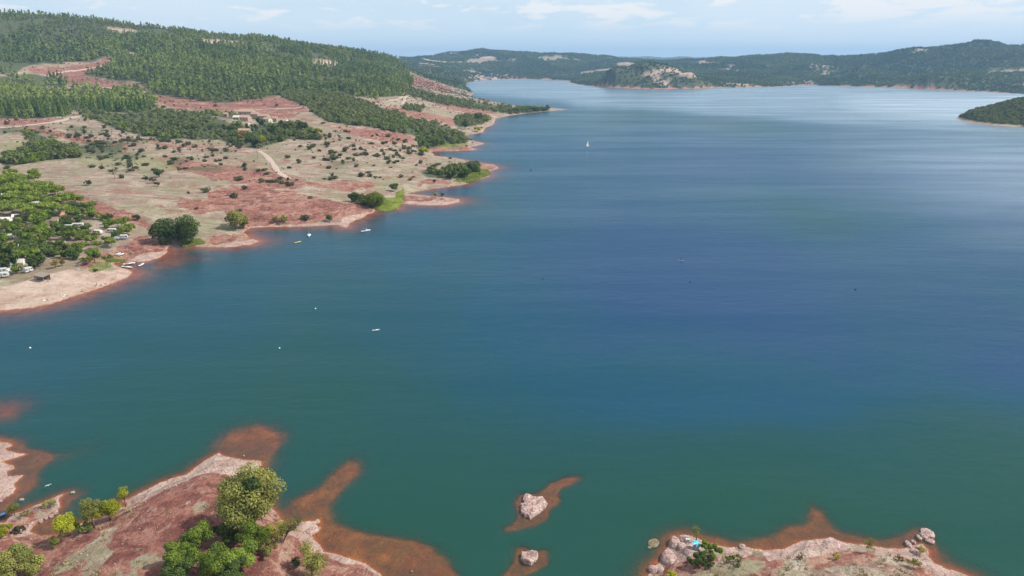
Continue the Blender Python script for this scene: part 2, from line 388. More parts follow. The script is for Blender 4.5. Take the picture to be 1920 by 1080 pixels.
M_pale = rsum([       # bleached rock and sand
    [(238, 940), (262, 925), (300, 904), (350, 886), (380, 864), (410, 846), (462, 860), (492, 863), (484, 890), (440, 892), (400, 885), (370, 892), (300, 922), (262, 942)],
    [(560, 982), (602, 972), (604, 992), (580, 1006), (608, 1034), (585, 1030), (560, 1010), (540, 1000)], [(600, 1040), (650, 1044), (690, 1058), (650, 1058)],
    [(1250, 1025), (1270, 1005), (1320, 1012), (1310, 1045), (1240, 1062), (1212, 1085), (1240, 1050)], [(1430, 1034), (1500, 1014), (1580, 1014), (1600, 1030), (1520, 1045), (1440, 1052)],
    [(1640, 1030), (1712, 1020), (1745, 1035), (1745, 1055), (1830, 1090), (1780, 1090), (1730, 1062), (1700, 1045), (1640, 1042)],
    [(40, 1000), (75, 978), (110, 950), (112, 956), (85, 982), (50, 1006), (15, 1010)], [(1345, 1045), (1400, 1030), (1415, 1040), (1350, 1056)],
    [(-300, 826), (25, 826), (55, 850), (30, 872), (45, 892), (25, 925), (0, 940), (-300, 945)],
    [(640, 408), (690, 398), (700, 402), (655, 428), (640, 424)], [(470, 424), (640, 418), (640, 426), (470, 429)],
    [(760, 378), (862, 376), (862, 386), (760, 386)], [(262, 478), (313, 470), (318, 480), (275, 493), (240, 493)], [(420, 455), (480, 448), (490, 456), (430, 464)],
], 3)
M_pale2 = rsum([      # light patches on the far hills, the sand beach
    [(-300, 590), (0, 586), (60, 582), (150, 556), (250, 515), (240, 502), (200, 508), (150, 510), (130, 505), (60, 522), (0, 540), (-300, 560)],
    [(1195, 136), (1215, 130), (1245, 124), (1290, 130), (1330, 144), (1325, 150), (1290, 146), (1240, 140), (1225, 148), (1205, 145)],
    [(1220, 148), (1262, 150), (1256, 166), (1235, 166)], [(1285, 161), (1312, 160), (1312, 166), (1285, 166)], [(1330, 150), (1420, 155), (1440, 162), (1380, 162)], [(1440, 155), (1520, 150), (1560, 158), (1480, 162)],
    [(1640, 158), (1760, 157), (1760, 167), (1680, 164)], [(1860, 158), (1920, 154), (2100, 156), (1980, 170)],
    [(1120, 117), (1190, 117), (1190, 122), (1120, 122)], [(895, 98), (940, 100), (930, 110), (880, 108)], [(790, 110), (830, 112), (845, 120), (800, 118)],
    [(880, 138), (940, 138), (1000, 142), (1000, 150), (880, 152)],
    [(195, 50), (260, 55), (260, 62), (200, 60)], [(370, 72), (470, 78), (470, 86), (380, 84)], [(220, 95), (258, 98), (258, 108), (225, 106)], [(585, 108), (640, 116), (630, 128), (590, 120)],
], 4)
M_pine = rsum([
    [(-300, 0), (0, 18), (200, 34), (400, 62), (600, 88), (740, 108), (760, 130), (775, 160), (750, 180), (700, 184), (640, 176), (600, 172), (580, 178), (540, 168), (520, 182), (480, 184), (420, 194), (345, 186), (300, 178), (268, 164), (262, 152), (225, 150),
     (175, 144), (150, 136), (205, 122), (210, 102), (170, 117), (120, 117), (45, 124), (30, 139), (-300, 125)],
    [(-300, 140), (0, 142), (60, 137), (120, 150), (130, 162), (80, 166), (30, 161), (-300, 168)],
    [(-300, 170), (0, 162), (30, 166), (90, 176), (130, 190), (134, 216), (80, 221), (-300, 222)],
    [(112, 170), (200, 166), (270, 181), (300, 200), (268, 210), (200, 212), (140, 204)],
], 0)
M_oak_shade = rsum([
    [(520, 176), (560, 170), (640, 178), (700, 196), (720, 208), (780, 222), (840, 236), (870, 256), (850, 262), (800, 262), (740, 248), (690, 238), (620, 230), (590, 214), (575, 200), (540, 186)],
    [(140, 205), (200, 213), (262, 210), (300, 205), (380, 214), (440, 234), (480, 262), (470, 274), (400, 262), (320, 262), (250, 250), (215, 240), (160, 220)],
    [(430, 236), (560, 228), (590, 250), (600, 262), (540, 262), (480, 280), (450, 270)],
    [(750, 150), (775, 168), (820, 180), (880, 190), (960, 201), (1030, 203), (1030, 209), (960, 214), (900, 206), (830, 196), (780, 184), (752, 172)],  # dark dense wood put in for the cloud shadow across the valley
    [(790, 315), (840, 318), (890, 308), (905, 318), (860, 336), (800, 334)], [(775, 258), (845, 248), (900, 256), (870, 268), (815, 275), (790, 284)],
    [(860, 240), (905, 232), (925, 220), (890, 215), (850, 220)], [(760, 195), (800, 200), (790, 210), (755, 206)],
    [(30, 280), (80, 262), (140, 275), (150, 295), (90, 300), (20, 312), (0, 308)], [(50, 245), (100, 262), (90, 272), (40, 262)],
    [(1793, 218), (1830, 208), (1870, 188), (1920, 166), (2500, 120), (2500, 236), (1920, 235), (1870, 232), (1825, 226), (1800, 220)],
    [(455, 215), (455, 225), (430, 225), (380, 212), (395, 206)],
], 0)
M_scrub = rsum([
    [(620, 275), (700, 262), (760, 280), (780, 320), (740, 338), (650, 330), (600, 305)], [(590, 240), (640, 240), (650, 262), (600, 275), (575, 262)],
    [(0, 240), (130, 240), (260, 262), (280, 285), (200, 290), (100, 285), (0, 262)], [(740, 310), (860, 300), (820, 320), (760, 330)],
    [(200, 300), (270, 296), (262, 325), (200, 322)], [(310, 300), (420, 312), (410, 325), (330, 316)], [(490, 333), (550, 340), (560, 352), (500, 350)],
    [(560, 250), (620, 255), (760, 262), (800, 285), (700, 300), (560, 280)], [(860, 225), (920, 222), (930, 232), (870, 245)],
    [(745, 120), (800, 140), (890, 178), (870, 188), (780, 166)], [(560, 176), (640, 200), (600, 215), (480, 200)], [(240, 150), (340, 185), (420, 205), (300, 195)],
    [(240, 250), (330, 262), (420, 290), (300, 285)], [(700, 205), (760, 205), (740, 215)], [(0, 310), (40, 300), (30, 315)],
], 10)
# shallow beds (drawn over the water)
M_shal = np.maximum.reduce([blur(rpoly(p), b * 2.1, 0.8) * k for p, b, k in [
    ([(-300, 745), (0, 746), (95, 735), (70, 765), (30, 785), (0, 800), (-300, 800)], 12, 1.0),
    ([(-300, 820), (20, 818), (60, 838), (120, 850), (160, 838), (205, 824), (200, 834), (150, 850), (90, 868), (60, 885), (85, 905), (40, 925), (20, 960), (-300, 980)], 8, 1.25),
    ([(150, 918), (176, 908), (160, 930), (120, 950), (125, 1000), (60, 1005), (55, 985), (110, 935)], 6, 1.3),
    ([(20, 935), (60, 925), (95, 915), (70, 935), (40, 955)], 6, 0.8),
    ([(330, 930), (345, 890), (380, 850), (415, 812), (460, 786), (540, 800), (530, 840), (510, 885), (505, 930), (480, 940)], 11, 1.0),
    ([(470, 740), (560, 745), (560, 800), (470, 790)], 30, 0.30),
    ([(520, 985), (525, 945), (575, 925), (620, 890), (655, 858), (690, 850), (680, 880), (640, 925), (608, 955), (630, 985), (700, 1000), (790, 1012), (850, 1050), (870, 1110), (860, 1300), (700, 1300), (600, 1030)], 9, 1.15),
    ([(640, 1020), (720, 1030), (790, 1060), (780, 1110), (700, 1110), (620, 1050)], 9, 1.0),
    ([(955, 905), (975, 925), (1010, 925), (1030, 905), (1060, 895), (1100, 885), (1090, 896), (1050, 915), (1045, 938), (1055, 945), (1030, 950), (1025, 975), (975, 990), (940, 1004), (950, 985), (975, 965), (960, 945), (975, 935)], 5, 1.45),
    ([(962, 1020), (985, 1024), (1005, 1035), (1035, 1030), (1025, 1055), (1000, 1070), (960, 1085), (935, 1110), (930, 1090), (960, 1060), (975, 1045)], 5, 1.45),
    ([(1195, 1130), (1200, 1060), (1235, 1045), (1240, 1005), (1290, 985), (1350, 1000), (1400, 1008), (1440, 1000), (1480, 978), (1520, 980), (1508, 945), (1520, 932), (1550, 955), (1560, 985), (1600, 998), (1660, 1005), (1700, 995), (1722, 978), (1750, 990), (1770, 1020), (1765, 1045), (1830, 1065), (1920, 1100), (2000, 1200), (1200, 1200)], 7, 0.93),
    ([(1205, 1000), (1245, 1000), (1245, 1035), (1205, 1030)], 6, 0.6),
    ([(1460, 870), (1520, 880), (1510, 905), (1450, 890)], 12, 0.22),
    ([(1040, 860), (1120, 850), (1110, 880), (1040, 890)], 20, 0.25),
    ([(0, 592), (90, 582), (180, 560), (250, 528), (330, 500), (420, 480), (500, 462), (540, 455), (480, 455), (300, 480), (200, 530), (0, 582), (-300, 585), (-300, 600)], 9, 0.9),
    ([(240, 505), (320, 462), (400, 468), (480, 452), (530, 452), (470, 475), (350, 500), (260, 530)], 9, 0.9),
    ([(640, 420), (700, 398), (745, 392), (720, 405), (670, 430)], 7, 0.7), ([(920, 385), (965, 388), (960, 395), (920, 396)], 8, 0.45),
    ([(0, 625), (90, 620), (180, 612), (180, 625), (60, 645), (0, 648)], 16, 0.30),
    ([(740, 384), (865, 380), (860, 392), (740, 395)], 5, 0.6), ([(915, 320), (950, 314), (940, 324)], 4, 0.6),
]])
_yy, _xx = np.mgrid[0:RH, 0:RW]; _yy = _yy / RS + RY0; _xx = _xx / RS + RX0
M_blue = 0.52 * sstep(1080, 460, _yy) + 0.34 * sstep(560, 1350, _xx) * sstep(980, 600, _yy) * (1 - 0.55 * sstep(330, 200, _yy))  # water tint, with reflected sky and cloud shade painted into the body colour
M_blue = M_blue + sum(blur(rpoly(p), b, 0.4) * k for p, b, k in [
    ([(1050, 700), (1250, 690), (1600, 710), (1600, 770), (1300, 790), (1080, 770)], 90, 0.22),
    ([(1700, 690), (2300, 640), (2300, 830), (1900, 800)], 80, 0.25),
    ([(900, 580), (1100, 420), (1500, 440), (1600, 620), (1200, 640)], 130, 0.18),
    ([(1350, 330), (1700, 370), (1800, 430), (1500, 430), (1330, 380)], 60, -0.35), ([(880, 350), (1010, 340), (1010, 440), (880, 450)], 60, -0.25),
    ([(1020, 212), (1500, 222), (1450, 262), (1050, 250)], 40, -0.25), ([(1150, 640), (1500, 650), (1500, 690), (1100, 690)], 70, -0.15)])
M_blue = np.clip(M_blue, 0, 1).astype(np.float32)
M_calm = np.maximum.reduce([blur(rpoly(p), b, 0.35) * k for p, b, k in [
    ([(860, 140), (2400, 140), (2400, 300), (1920, 262), (1700, 242), (1560, 232), (1440, 222), (1330, 215), (1240, 206), (1080, 200), (1060, 190), (880, 176)], 9, 0.55),
    ([(1500, 170), (2400, 160), (2400, 280), (1920, 250), (1700, 232), (1560, 215)], 60, 1.0),
    ([(1600, 250), (2400, 250), (2400, 460), (1800, 420)], 120, 0.72),
    ([(885, 176), (960, 182), (1040, 190), (1060, 196), (940, 190)], 5, 0.0)]])

# ------------------------------------------------------------------ the terrain grid (polar round the viewpoint, finer where nearer)
NAZ = 1240
AZ = np.radians(np.linspace(-60, 60, NAZ))
rs = [22.0]
while rs[-1] < 12500:
    r = rs[-1]
    pyr = 540 + FPX * math.tan(math.atan(H / r) - PITCH)
    if r < 95: k = 0.05
    else:
        k = 2.3 / max(pyr - HOR, 6)
        k = min(k, 0.0055 if r < 2500 else 0.011)
    rs.append(r * (1 + k))
R = np.array(rs); NR = len(R)
GX = R[:, None] * np.sin(AZ)[None]; GY = R[:, None] * np.cos(AZ)[None]
RR = np.broadcast_to(R[:, None], GX.shape)
# wobble of the shore
amp = np.clip(0.0016 * RR, 0.15, 3.0)
qx = GX + amp * fbm(GX, GY, 9.0, 3, 3) + amp * 0.8 * fbm(GX, GY, 2.2, 2, 33) * (RR < 260)
qy = GY + amp * 1.6 * fbm(GX, GY, 9.0, 3, 5) + amp * fbm(GX, GY, 2.2, 2, 35) * (RR < 260)
land = np.zeros(GX.shape, bool)
dist = np.full(GX.shape, 1e9, np.float32)
near_rows = R < 420
for i, P in enumerate(POLYS):
    rows = slice(0, NR) if i < 2 else slice(0, int(near_rows.sum()))
    land[rows] |= inside(P, qx[rows], qy[rows])
    dist[rows] = np.minimum(dist[rows], segdist(P, qx[rows], qy[rows]))
dist = np.where(land, dist, -dist)
del qx, qy
zb = base_height(GX, GY)
Lr = 3.0 + 0.010 * RR
hl = np.maximum(zb, 0.0) * sstep(0, 1, dist / Lr) + 0.10 * np.clip(dist, 0, 5) + np.clip(0.012 * (dist - 5), 0, 1.5)
U0, V0 = project(GX, GY, np.where(land, hl, 0))
# relief: gullies on the hills, ledges on the red banks, small roughness everywhere
hill = sstep(12, 60, hl)
wr = samp(M_red, U0, V0); wp = samp(M_pale, U0, V0)
rel = hill * (np.clip(RR, 0, 6000) / 2000) ** 0.8 * (7.5 * fbm(GX, GY, 260, 4, 60) + (10 + 14 * sstep(2400, 3600, RR)) * (ridged(GX, GY, 420, 4, 70) - 0.5))
mid = sstep(0, 12, dist) * sstep(300, 420, RR) * (1 - hill)
rel += mid * (1.6 * fbm(GX, GY, 45, 4, 81) + 4.6 * wr * (ridged(GX + 0.6 * GY, GY * 1.2, 30, 5, 90) - 0.6))
rel += sstep(4, 20, dist) * np.exp(-((RR - 700) / 500) ** 2) * 3.2 * (ridged(GX * 0.55 + GY * .25, GY * 1.4, 70, 4, 91) - 0.55)
nearw = (1 - sstep(300, 420, RR)) * sstep(0, 1.5, dist)
# dipping beds: ledges running along the tongue of land
s = (GX * 0.80 - GY * 0.60)
t = (GX * 0.60 + GY * 0.80)
ledge = fbm(s * 1.0 + 0.8 * fbm(GX, GY, 5, 3, 100), t * 0.28, 2.4, 3, 101)
step = np.floor(ledge * 4) / 4 + sstep(0.6, 1, (ledge * 4) % 1) / 4
rel += nearw * (0.16 * fbm(GX, GY, 3, 4, 110) + (0.10 + 0.95 * wp + 0.45 * (GX > 15)) * 0.6 * step + 0.35 * fbm(GX, GY, 16, 3, 111))
rel += nearw * 0.05 * fbm(GX, GY, 0.7, 2, 112)
hl = np.maximum(hl + rel * np.clip(dist / 3.0, 0, 1), 0.05 + 0.015 * np.clip(dist, 0, 10))
# lake bed
Sm = samp(np.clip(M_shal * 1.32, 0, 1), U0 + 7 * fbm(U0, V0 * 1.5, 30, 4, 520), V0 + 4 * fbm(U0, V0 * 1.5, 30, 4, 530))
dw = np.clip(-dist, 0, None)
slope = np.where(RR < 300, 0.42, 0.085 + 0 * RR)
dgen = 0.06 + dw * slope
wob = 1 + (0.55 * fbm(GX, GY, 7, 4, 120) + 0.35 * fbm(GX, GY, 1.6, 3, 125)) * (RR < 600)
wob = 1 + (wob - 1) * sstep(0.15, 0.7, Sm)
dsh = (0.48 + 2.9 * (1 - Sm)) * wob
depth = np.minimum(dgen * wob, np.maximum(dsh, np.minimum(dgen, 0.06 + 0.05 * dw)))
depth = np.minimum(depth, dsh)
depth = np.clip(depth, 0.04, 4.5)
Z = np.where(land, hl, -0.4 * depth - 0.03)
U, V = project(GX, GY, Z)
w1 = fbm(U, V * 1.8, 34, 4, 400); w2 = fbm(U, V * 1.8, 34, 4, 420)
wamp = np.clip(0.020 * np.abs(V - 100), 2.0, 9.0)
UW, VW = U + w1 * wamp * 1.9, V + w2 * wamp

def zfun(x, y):
    x = np.asarray(x, float); y = np.asarray(y, float)
    r = np.hypot(x, y); a = np.arctan2(x, y)
    fi = np.clip(np.interp(r, R, np.arange(NR)), 0, NR - 1.001)
    fj = np.clip((a - AZ[0]) / (AZ[1] - AZ[0]), 0, NAZ - 1.001)
    i = fi.astype(int); j = fj.astype(int); fi = fi - i; fj = fj - j
    return (Z[i, j] * (1 - fj) + Z[i, j + 1] * fj) * (1 - fi) + (Z[i + 1, j] * (1 - fj) + Z[i + 1, j + 1] * fj) * fi
def hit(px, py, water=True):
    """first place of the ground met by the sight line through this point of the photo"""
    dx, dy, dz = [float(v) for v in rays(px, py)]
    hd = math.hypot(dx, dy); a = math.atan2(dx, dy)
    fj = min(max((a - AZ[0]) / (AZ[1] - AZ[0]), 0), NAZ - 1.001); j = int(fj); fj -= j
    prof = Z[:, j] * (1 - fj) + Z[:, j + 1] * fj
    if water: prof = np.maximum(prof, 0)
    zr = H + dz / hd * R
    k = np.nonzero(zr <= prof)[0]
    if len(k) == 0: i = NR - 1; rr = R[i]
    else:
        i = max(k[0], 1)
        g0 = zr[i - 1] - prof[i - 1]; g1 = zr[i] - prof[i]
        rr = R[i - 1] + (R[i] - R[i - 1]) * g0 / (g0 - g1 + 1e-9)
    x, y = dx / hd * rr, dy / hd * rr
    z = float(zfun(x, y))
    return Vector((x, y, max(z, 0.0) if water else z))
def mpp(p):
    """metres covered by one photo pixel at this place"""
    return (p.y * cp - (p.z - H) * sp) / FPX
# horizon map: what the relief hides
slopeang = (Z - H) / RR
HMAX = np.maximum.accumulate(slopeang, axis=0)
def visible(x, y, z, top):
    r = np.hypot(x, y); a = np.arctan2(x, y)
    i = np.clip(np.searchsorted(R, r * 0.985) - 1, 0, NR - 1); j = np.clip(((a - AZ[0]) / (AZ[1] - AZ[0])).astype(int), 0, NAZ - 1)
    return (z + top - H) / r > HMAX[i, j]

# ------------------------------------------------------------------ helpers for objects
def tag(o, label=None, cat=None, group=None, kind=None):
    if label: o['label'] = label
    if cat: o['category'] = cat
    if group: o['group'] = group
    if kind: o['kind'] = kind
    return o
def npmesh(name, verts, faces, mats=(), attrs=None, smooth=False, midx=None):
    """faces: (n,k) array of one face size"""
    me = bpy.data.meshes.new(name)
    verts = np.asarray(verts, np.float32); faces = np.asarray(faces, np.int32)
    nf, k = faces.shape
    me.vertices.add(len(verts)); me.vertices.foreach_set('co', verts.ravel())
    me.loops.add(nf * k); me.loops.foreach_set('vertex_index', faces.ravel())
    me.polygons.add(nf)
    me.polygons.foreach_set('loop_start', np.arange(0, nf * k, k, dtype=np.int32)); me.polygons.foreach_set('loop_total', np.full(nf, k, np.int32))
    pass
    if smooth: me.polygons.foreach_set('use_smooth', np.ones(nf, bool))
    if midx is not None: me.polygons.foreach_set('material_index', np.asarray(midx, np.int32))
    for m in mats: me.materials.append(m)
    for an, av in (attrs or {}).items():
        if av.ndim == 1:
            at = me.attributes.new(an, 'FLOAT', 'POINT'); at.data.foreach_set('value', av.astype(np.float32))
        else:
            at = me.attributes.new(an, 'FLOAT_COLOR', 'POINT'); at.data.foreach_set('color', av.astype(np.float32).ravel())
    me.update(calc_edges=True)
    return me
def link(name, data, parent=None, loc=None):
    o = bpy.data.objects.new(name, data); COL.objects.link(o)
    if parent: o.parent = parent
    if loc is not None: o.location = loc
    return o
def empty(name, loc=(0, 0, 0), rz=0):
    o = bpy.data.objects.new(name, None); COL.objects.link(o)
    o.empty_display_size = 0.3
    o.location = loc; o.rotation_euler = (0, 0, rz)
    return o
def copy_tree(o, parent=None):
    c = o.copy(); COL.objects.link(c); c.parent = parent
    for ch in o.children: copy_tree(ch, c)
    return c
class MB:
    def __init__(s): s.v = []; s.f = []; s.m = []
    def add(s, vs, fs, mi=0):
        b = len(s.v); s.v += [tuple(v) for v in vs]; s.f += [tuple(i + b for i in f) for f in fs]; s.m += [mi] * len(fs); return s
    def box(s, c, d, rz=0, mi=0, top=1.0):
        cx, cy, cz_ = c; a, b, h = d[0] / 2, d[1] / 2, d[2] / 2; ca, sa = math.cos(rz), math.sin(rz)
        vs = []
        for zz, k in ((-h, 1), (h, top)):
            for xx, yy in ((-a, -b), (a, -b), (a, b), (-a, b)):
                xx *= k; yy *= k
                vs.append((cx + xx * ca - yy * sa, cy + xx * sa + yy * ca, cz_ + zz))
        return s.add(vs, [(3, 2, 1, 0), (4, 5, 6, 7), (0, 1, 5, 4), (1, 2, 6, 5), (2, 3, 7, 6), (3, 0, 4, 7)], mi)
    def tube(s, pts, rad, seg=8, mi=0, cap=True):
        pts = [Vector(p) for p in pts]
        if isinstance(rad, (int, float)): rad = [rad] * len(pts)
        rings = []
        for i, p in enumerate(pts):
            d = (pts[min(i + 1, len(pts) - 1)] - pts[max(i - 1, 0)]).normalized()
            a = d.orthogonal().normalized() if abs(d.z) < .9 else Vector((1, 0, 0)).cross(d).normalized()
            b = d.cross(a)
            rings.append([p + rad[i] * (math.cos(2 * math.pi * k / seg) * a + math.sin(2 * math.pi * k / seg) * b) for k in range(seg)])
        vs = [v for r in rings for v in r]
        fs = [(i * seg + k, i * seg + (k + 1) % seg, (i + 1) * seg + (k + 1) % seg, (i + 1) * seg + k) for i in range(len(pts) - 1) for k in range(seg)]
        if cap: fs += [tuple(reversed(range(seg))), tuple((len(pts) - 1) * seg + k for k in range(seg))]
        return s.add(vs, fs, mi)
    def loft(s, rings, mi=0, cap=True, closed=True):
        seg = len(rings[0]); vs = [v for r in rings for v in r]
        rng = range(seg) if closed else range(seg - 1)
        fs = [(i * seg + k, i * seg + (k + 1) % seg, (i + 1) * seg + (k + 1) % seg, (i + 1) * seg + k) for i in range(len(rings) - 1) for k in rng]
        if cap: fs += [tuple(reversed(range(seg))), tuple((len(rings) - 1) * seg + k for k in range(seg))]
        return s.add(vs, fs, mi)
    def build(s, name, mats, parent=None, smooth=False, loc=None, bevel=0):
        me = bpy.data.meshes.new(name); me.from_pydata([tuple(v) for v in s.v], [], s.f); me.update()
        if not isinstance(mats, (list, tuple)): mats = [mats]
        for m in mats: me.materials.append(m)
        for p, mi in zip(me.polygons, s.m): p.material_index = mi; p.use_smooth = smooth
        bm = bmesh.new(); bm.from_mesh(me); bmesh.ops.recalc_face_normals(bm, faces=bm.faces); bm.to_mesh(me); bm.free()
        o = link(name, me, parent, loc)
        if bevel:
            md = o.modifiers.new('bevel', 'BEVEL'); md.width = bevel; md.segments = 2; md.limit_method = 'ANGLE'
        return o

# ------------------------------------------------------------------ materials
def newmat(name):
    m = bpy.data.materials.new(name); m.use_nodes = True
    m.node_tree.nodes.clear()
    return m, m.node_tree
def out(nt, sh):
    o = N(nt, 'ShaderNodeOutputMaterial'); L(nt, sh, o.inputs[0])
def plain(name, col, rough=0.6, var=0.12, scale=3.0, metal=0.0):
    m, nt = newmat(name)
    p = N(nt, 'ShaderNodeBsdfPrincipled')
    g = N(nt, 'ShaderNodeTexCoord').outputs['Object']
    nz = noise(nt, g, scale, 4, 0.6)
    c = mixc(nt, nz, tuple(x * (1 - var) for x in col), tuple(min(x * (1 + var), 1) for x in col))
    L(nt, c, p.inputs['Base Color']); p.inputs['Roughness'].default_value = rough; p.inputs['Metallic'].default_value = metal
    out(nt, p.outputs[0]); return m

# ground
mg, nt = newmat('ground_soil')
zone = N(nt, 'ShaderNodeAttribute', attribute_name='zone')
zone2 = N(nt, 'ShaderNodeAttribute', attribute_name='zone2')
sz = N(nt, 'ShaderNodeSeparateColor'); L(nt, zone.outputs['Color'], sz.inputs[0])
sz2 = N(nt, 'ShaderNodeSeparateColor'); L(nt, zone2.outputs['Color'], sz2.inputs[0])
geo = N(nt, 'ShaderNodeNewGeometry'); pos = geo.outputs['Position']
red, veg, pale = sz.outputs[0], sz.outputs[1], sz.outputs[2]
green, wet, farp = sz2.outputs[0], sz2.outputs[1], sz2.outputs[2]
big = noise(nt, pos, 0.035, 5, 0.62)
med = noise(nt, pos, 0.22, 6, 0.65, 0.4)
fine = noise(nt, pos, 1.7, 6, 0.7)
tiny = noise(nt, pos, 7.0, 3, 0.7)
strat = noise(nt, mapping(nt, pos, (0.9, 0.30, 3.0), rot=(0, 0, math.radians(37))), 0.55, 6, 0.68, 0.6)
strat2 = noise(nt, mapping(nt, pos, (0.05, 0.22, 0.9), rot=(0, 0, math.radians(-14))), 1.0, 6, 0.7, 0.5)
sxyz = N(nt, 'ShaderNodeSeparateXYZ'); L(nt, pos, sxyz.inputs[0])
mid_ = noise(nt, pos, 0.075, 6, 0.68, 0.6)
strk = noise(nt, mapping(nt, pos, (0.045, 0.16, 0.6), rot=(0, 0, math.radians(-22))), 1.0, 7, 0.72, 0.8)
# thin beds that crop out along the height lines
hb = math_node(nt, 'MULTIPLY_ADD', sxyz.outputs[2], 0.55, math_node(nt, 'MULTIPLY', mid_, 3.2))
bands = noise(nt, N(nt, 'ShaderNodeCombineXYZ').outputs[0], 1.0, 1)
cx_ = N(nt, 'ShaderNodeCombineXYZ'); L(nt, hb, cx_.inputs[0]); L(nt, math_node(nt, 'MULTIPLY', big, 2.0), cx_.inputs[1])
bands = noise(nt, cx_.outputs[0], 2.6, 4, 0.7)
red_c = ramp(nt, strk, [(0.30, (0.150, 0.050, 0.040)), (0.44, (0.250, 0.096, 0.072)), (0.56, (0.325, 0.142, 0.104)), (0.70, (0.44, 0.26, 0.195))])
red_c = mixc(nt, 0.45, red_c, ramp(nt, med, [(0.3, (0.15, 0.052, 0.042)), (0.5, (0.290, 0.118, 0.088)), (0.72, (0.43, 0.235, 0.175))]))
red_c = mixc(nt, ramp(nt, bands, [(0.52, 0.0), (0.60, 0.75)]), red_c, (0.46, 0.30, 0.215))
red_c = mixc(nt, ramp(nt, bands, [(0.38, 0.75), (0.45, 0.0)]), red_c, (0.130, 0.045, 0.036))
red_c = mixc(nt, ramp(nt, strat, [(0.56, 0.0), (0.68, 0.75)]), red_c, (0.50, 0.33, 0.25))
dry_c = ramp(nt, fine, [(0.25, (0.22, 0.17, 0.12)), (0.5, (0.42, 0.35, 0.25)), (0.75, (0.56, 0.49, 0.37))])
dry_c = mixc(nt, ramp(nt, mid_, [(0.42, 0.0), (0.56, 0.8)]), dry_c, (0.29, 0.19, 0.145))
dry_c = mixc(nt, ramp(nt, strk, [(0.50, 0.0), (0.60, 0.85)]), dry_c, (0.250, 0.135, 0.105))
dry_c = mixc(nt, ramp(nt, bands, [(0.54, 0.0), (0.62, 0.7)]), dry_c, (0.54, 0.47, 0.37))
dry_c = mixc(nt, ramp(nt, med, [(0.30, 0.6), (0.42, 0.0)]), dry_c, (0.17, 0.145, 0.085))
dry_c = mixc(nt, ramp(nt, big, [(0.46, 0.0), (0.60, 0.55)]), dry_c, (0.22, 0.21, 0.11))
pale_c = ramp(nt, med, [(0.3, (0.36, 0.225, 0.18)), (0.5, (0.49, 0.345, 0.285)), (0.7, (0.59, 0.47, 0.395))])
vor = N(nt, 'ShaderNodeTexVoronoi', feature='DISTANCE_TO_EDGE'); vor.inputs['Scale'].default_value = 0.42
L(nt, mapping(nt, pos, (1.5, 0.55, 0.3), rot=(0, 0, math.radians(37))), vor.inputs['Vector'])
ck = math_node(nt, 'MULTIPLY_ADD', fine, 0.10, vor.outputs['Distance'])
pale_c = mixc(nt, ramp(nt, ck, [(0.055, 0.7), (0.085, 0.0)]), pale_c, (0.20, 0.115, 0.10))
pale_c = mixc(nt, ramp(nt, fine, [(0.30, 0.75), (0.44, 0.0)]), pale_c, (0.26, 0.14, 0.12))
green_c = ramp(nt, fine, [(0.3, (0.17, 0.18, 0.07)), (0.7, (0.38, 0.35, 0.19))])
veg_c = ramp(nt, fine, [(0.3, (0.055, 0.075, 0.032)), (0.7, (0.13, 0.135, 0.065))])
def brk(w, lo=0.28, hi=0.62, n=None, amt=0.9):
    a = math_node(nt, 'MULTIPLY_ADD', math_node(nt, 'SUBTRACT', n or med, 0.5), amt, w)
    return ramp(nt, a, [(lo, 0.0), (hi, 1.0)])
redw = math_node(nt, 'MULTIPLY_ADD', math_node(nt, 'SUBTRACT', strk, 0.5), 2.1, red)
gc = mixc(nt, brk(redw, 0.36, 0.66, mid_, 2.0), dry_c, red_c)
gc = mixc(nt, math_node(nt, 'MULTIPLY', brk(green, 0.3, 1.0, mid_, 2.0), 0.75), gc, green_c)
sand_c = ramp(nt, mid_, [(0.35, (0.40, 0.265, 0.20)), (0.5, (0.53, 0.39, 0.305)), (0.65, (0.60, 0.47, 0.375))])
sand_c = mixc(nt, ramp(nt, strk, [(0.54, 0.0), (0.66, 0.7)]), sand_c, (0.36, 0.19, 0.14))
gc = mixc(nt, brk(farp, 0.3, 0.6, fine), gc, sand_c)
gc = mixc(nt, brk(pale, 0.35, 0.60, strat, 1.1), gc, pale_c)
gc = mixc(nt, brk(veg, 0.25, 0.7, big, 0.7), gc, veg_c)
wetc = mixc(nt, ramp(nt, med, [(0.35, 0.0), (0.65, 1.0)]), (0.42, 0.125, 0.060), (0.68, 0.27, 0.105))
wetc = mixc(nt, ramp(nt, big, [(0.45, 0.0), (0.6, 0.6)]), wetc, (0.56, 0.150, 0.095))
wetc = mixc(nt, ramp(nt, fine, [(0.36, 0.5), (0.44, 0.0)]), wetc, (0.22, 0.09, 0.045))
gc = mixc(nt, wet, gc, wetc)
pb = N(nt, 'ShaderNodeBsdfPrincipled'); L(nt, gc, pb.inputs['Base Color'])
pb.inputs['Roughness'].default_value = 0.92; pb.inputs['Specular IOR Level'].default_value = 0.2
bmp = N(nt, 'ShaderNodeBump'); bmp.inputs['Strength'].default_value = 0.55; bmp.inputs['Distance'].default_value = 0.5
L(nt, math_node(nt, 'ADD', math_node(nt, 'MULTIPLY', fine, 0.6), math_node(nt, 'MULTIPLY', strat, 0.8)), bmp.inputs['Height'])
bm2 = N(nt, 'ShaderNodeBump'); bm2.inputs['Strength'].default_value = 0.6; bm2.inputs['Distance'].default_value = 3.0
L(nt, math_node(nt, 'ADD', med, math_node(nt, 'MULTIPLY', strk, 1.6)), bm2.inputs['Height']); L(nt, bmp.outputs[0], bm2.inputs['Normal'])
L(nt, bm2.outputs[0], pb.inputs['Normal'])
out(nt, pb.outputs[0])

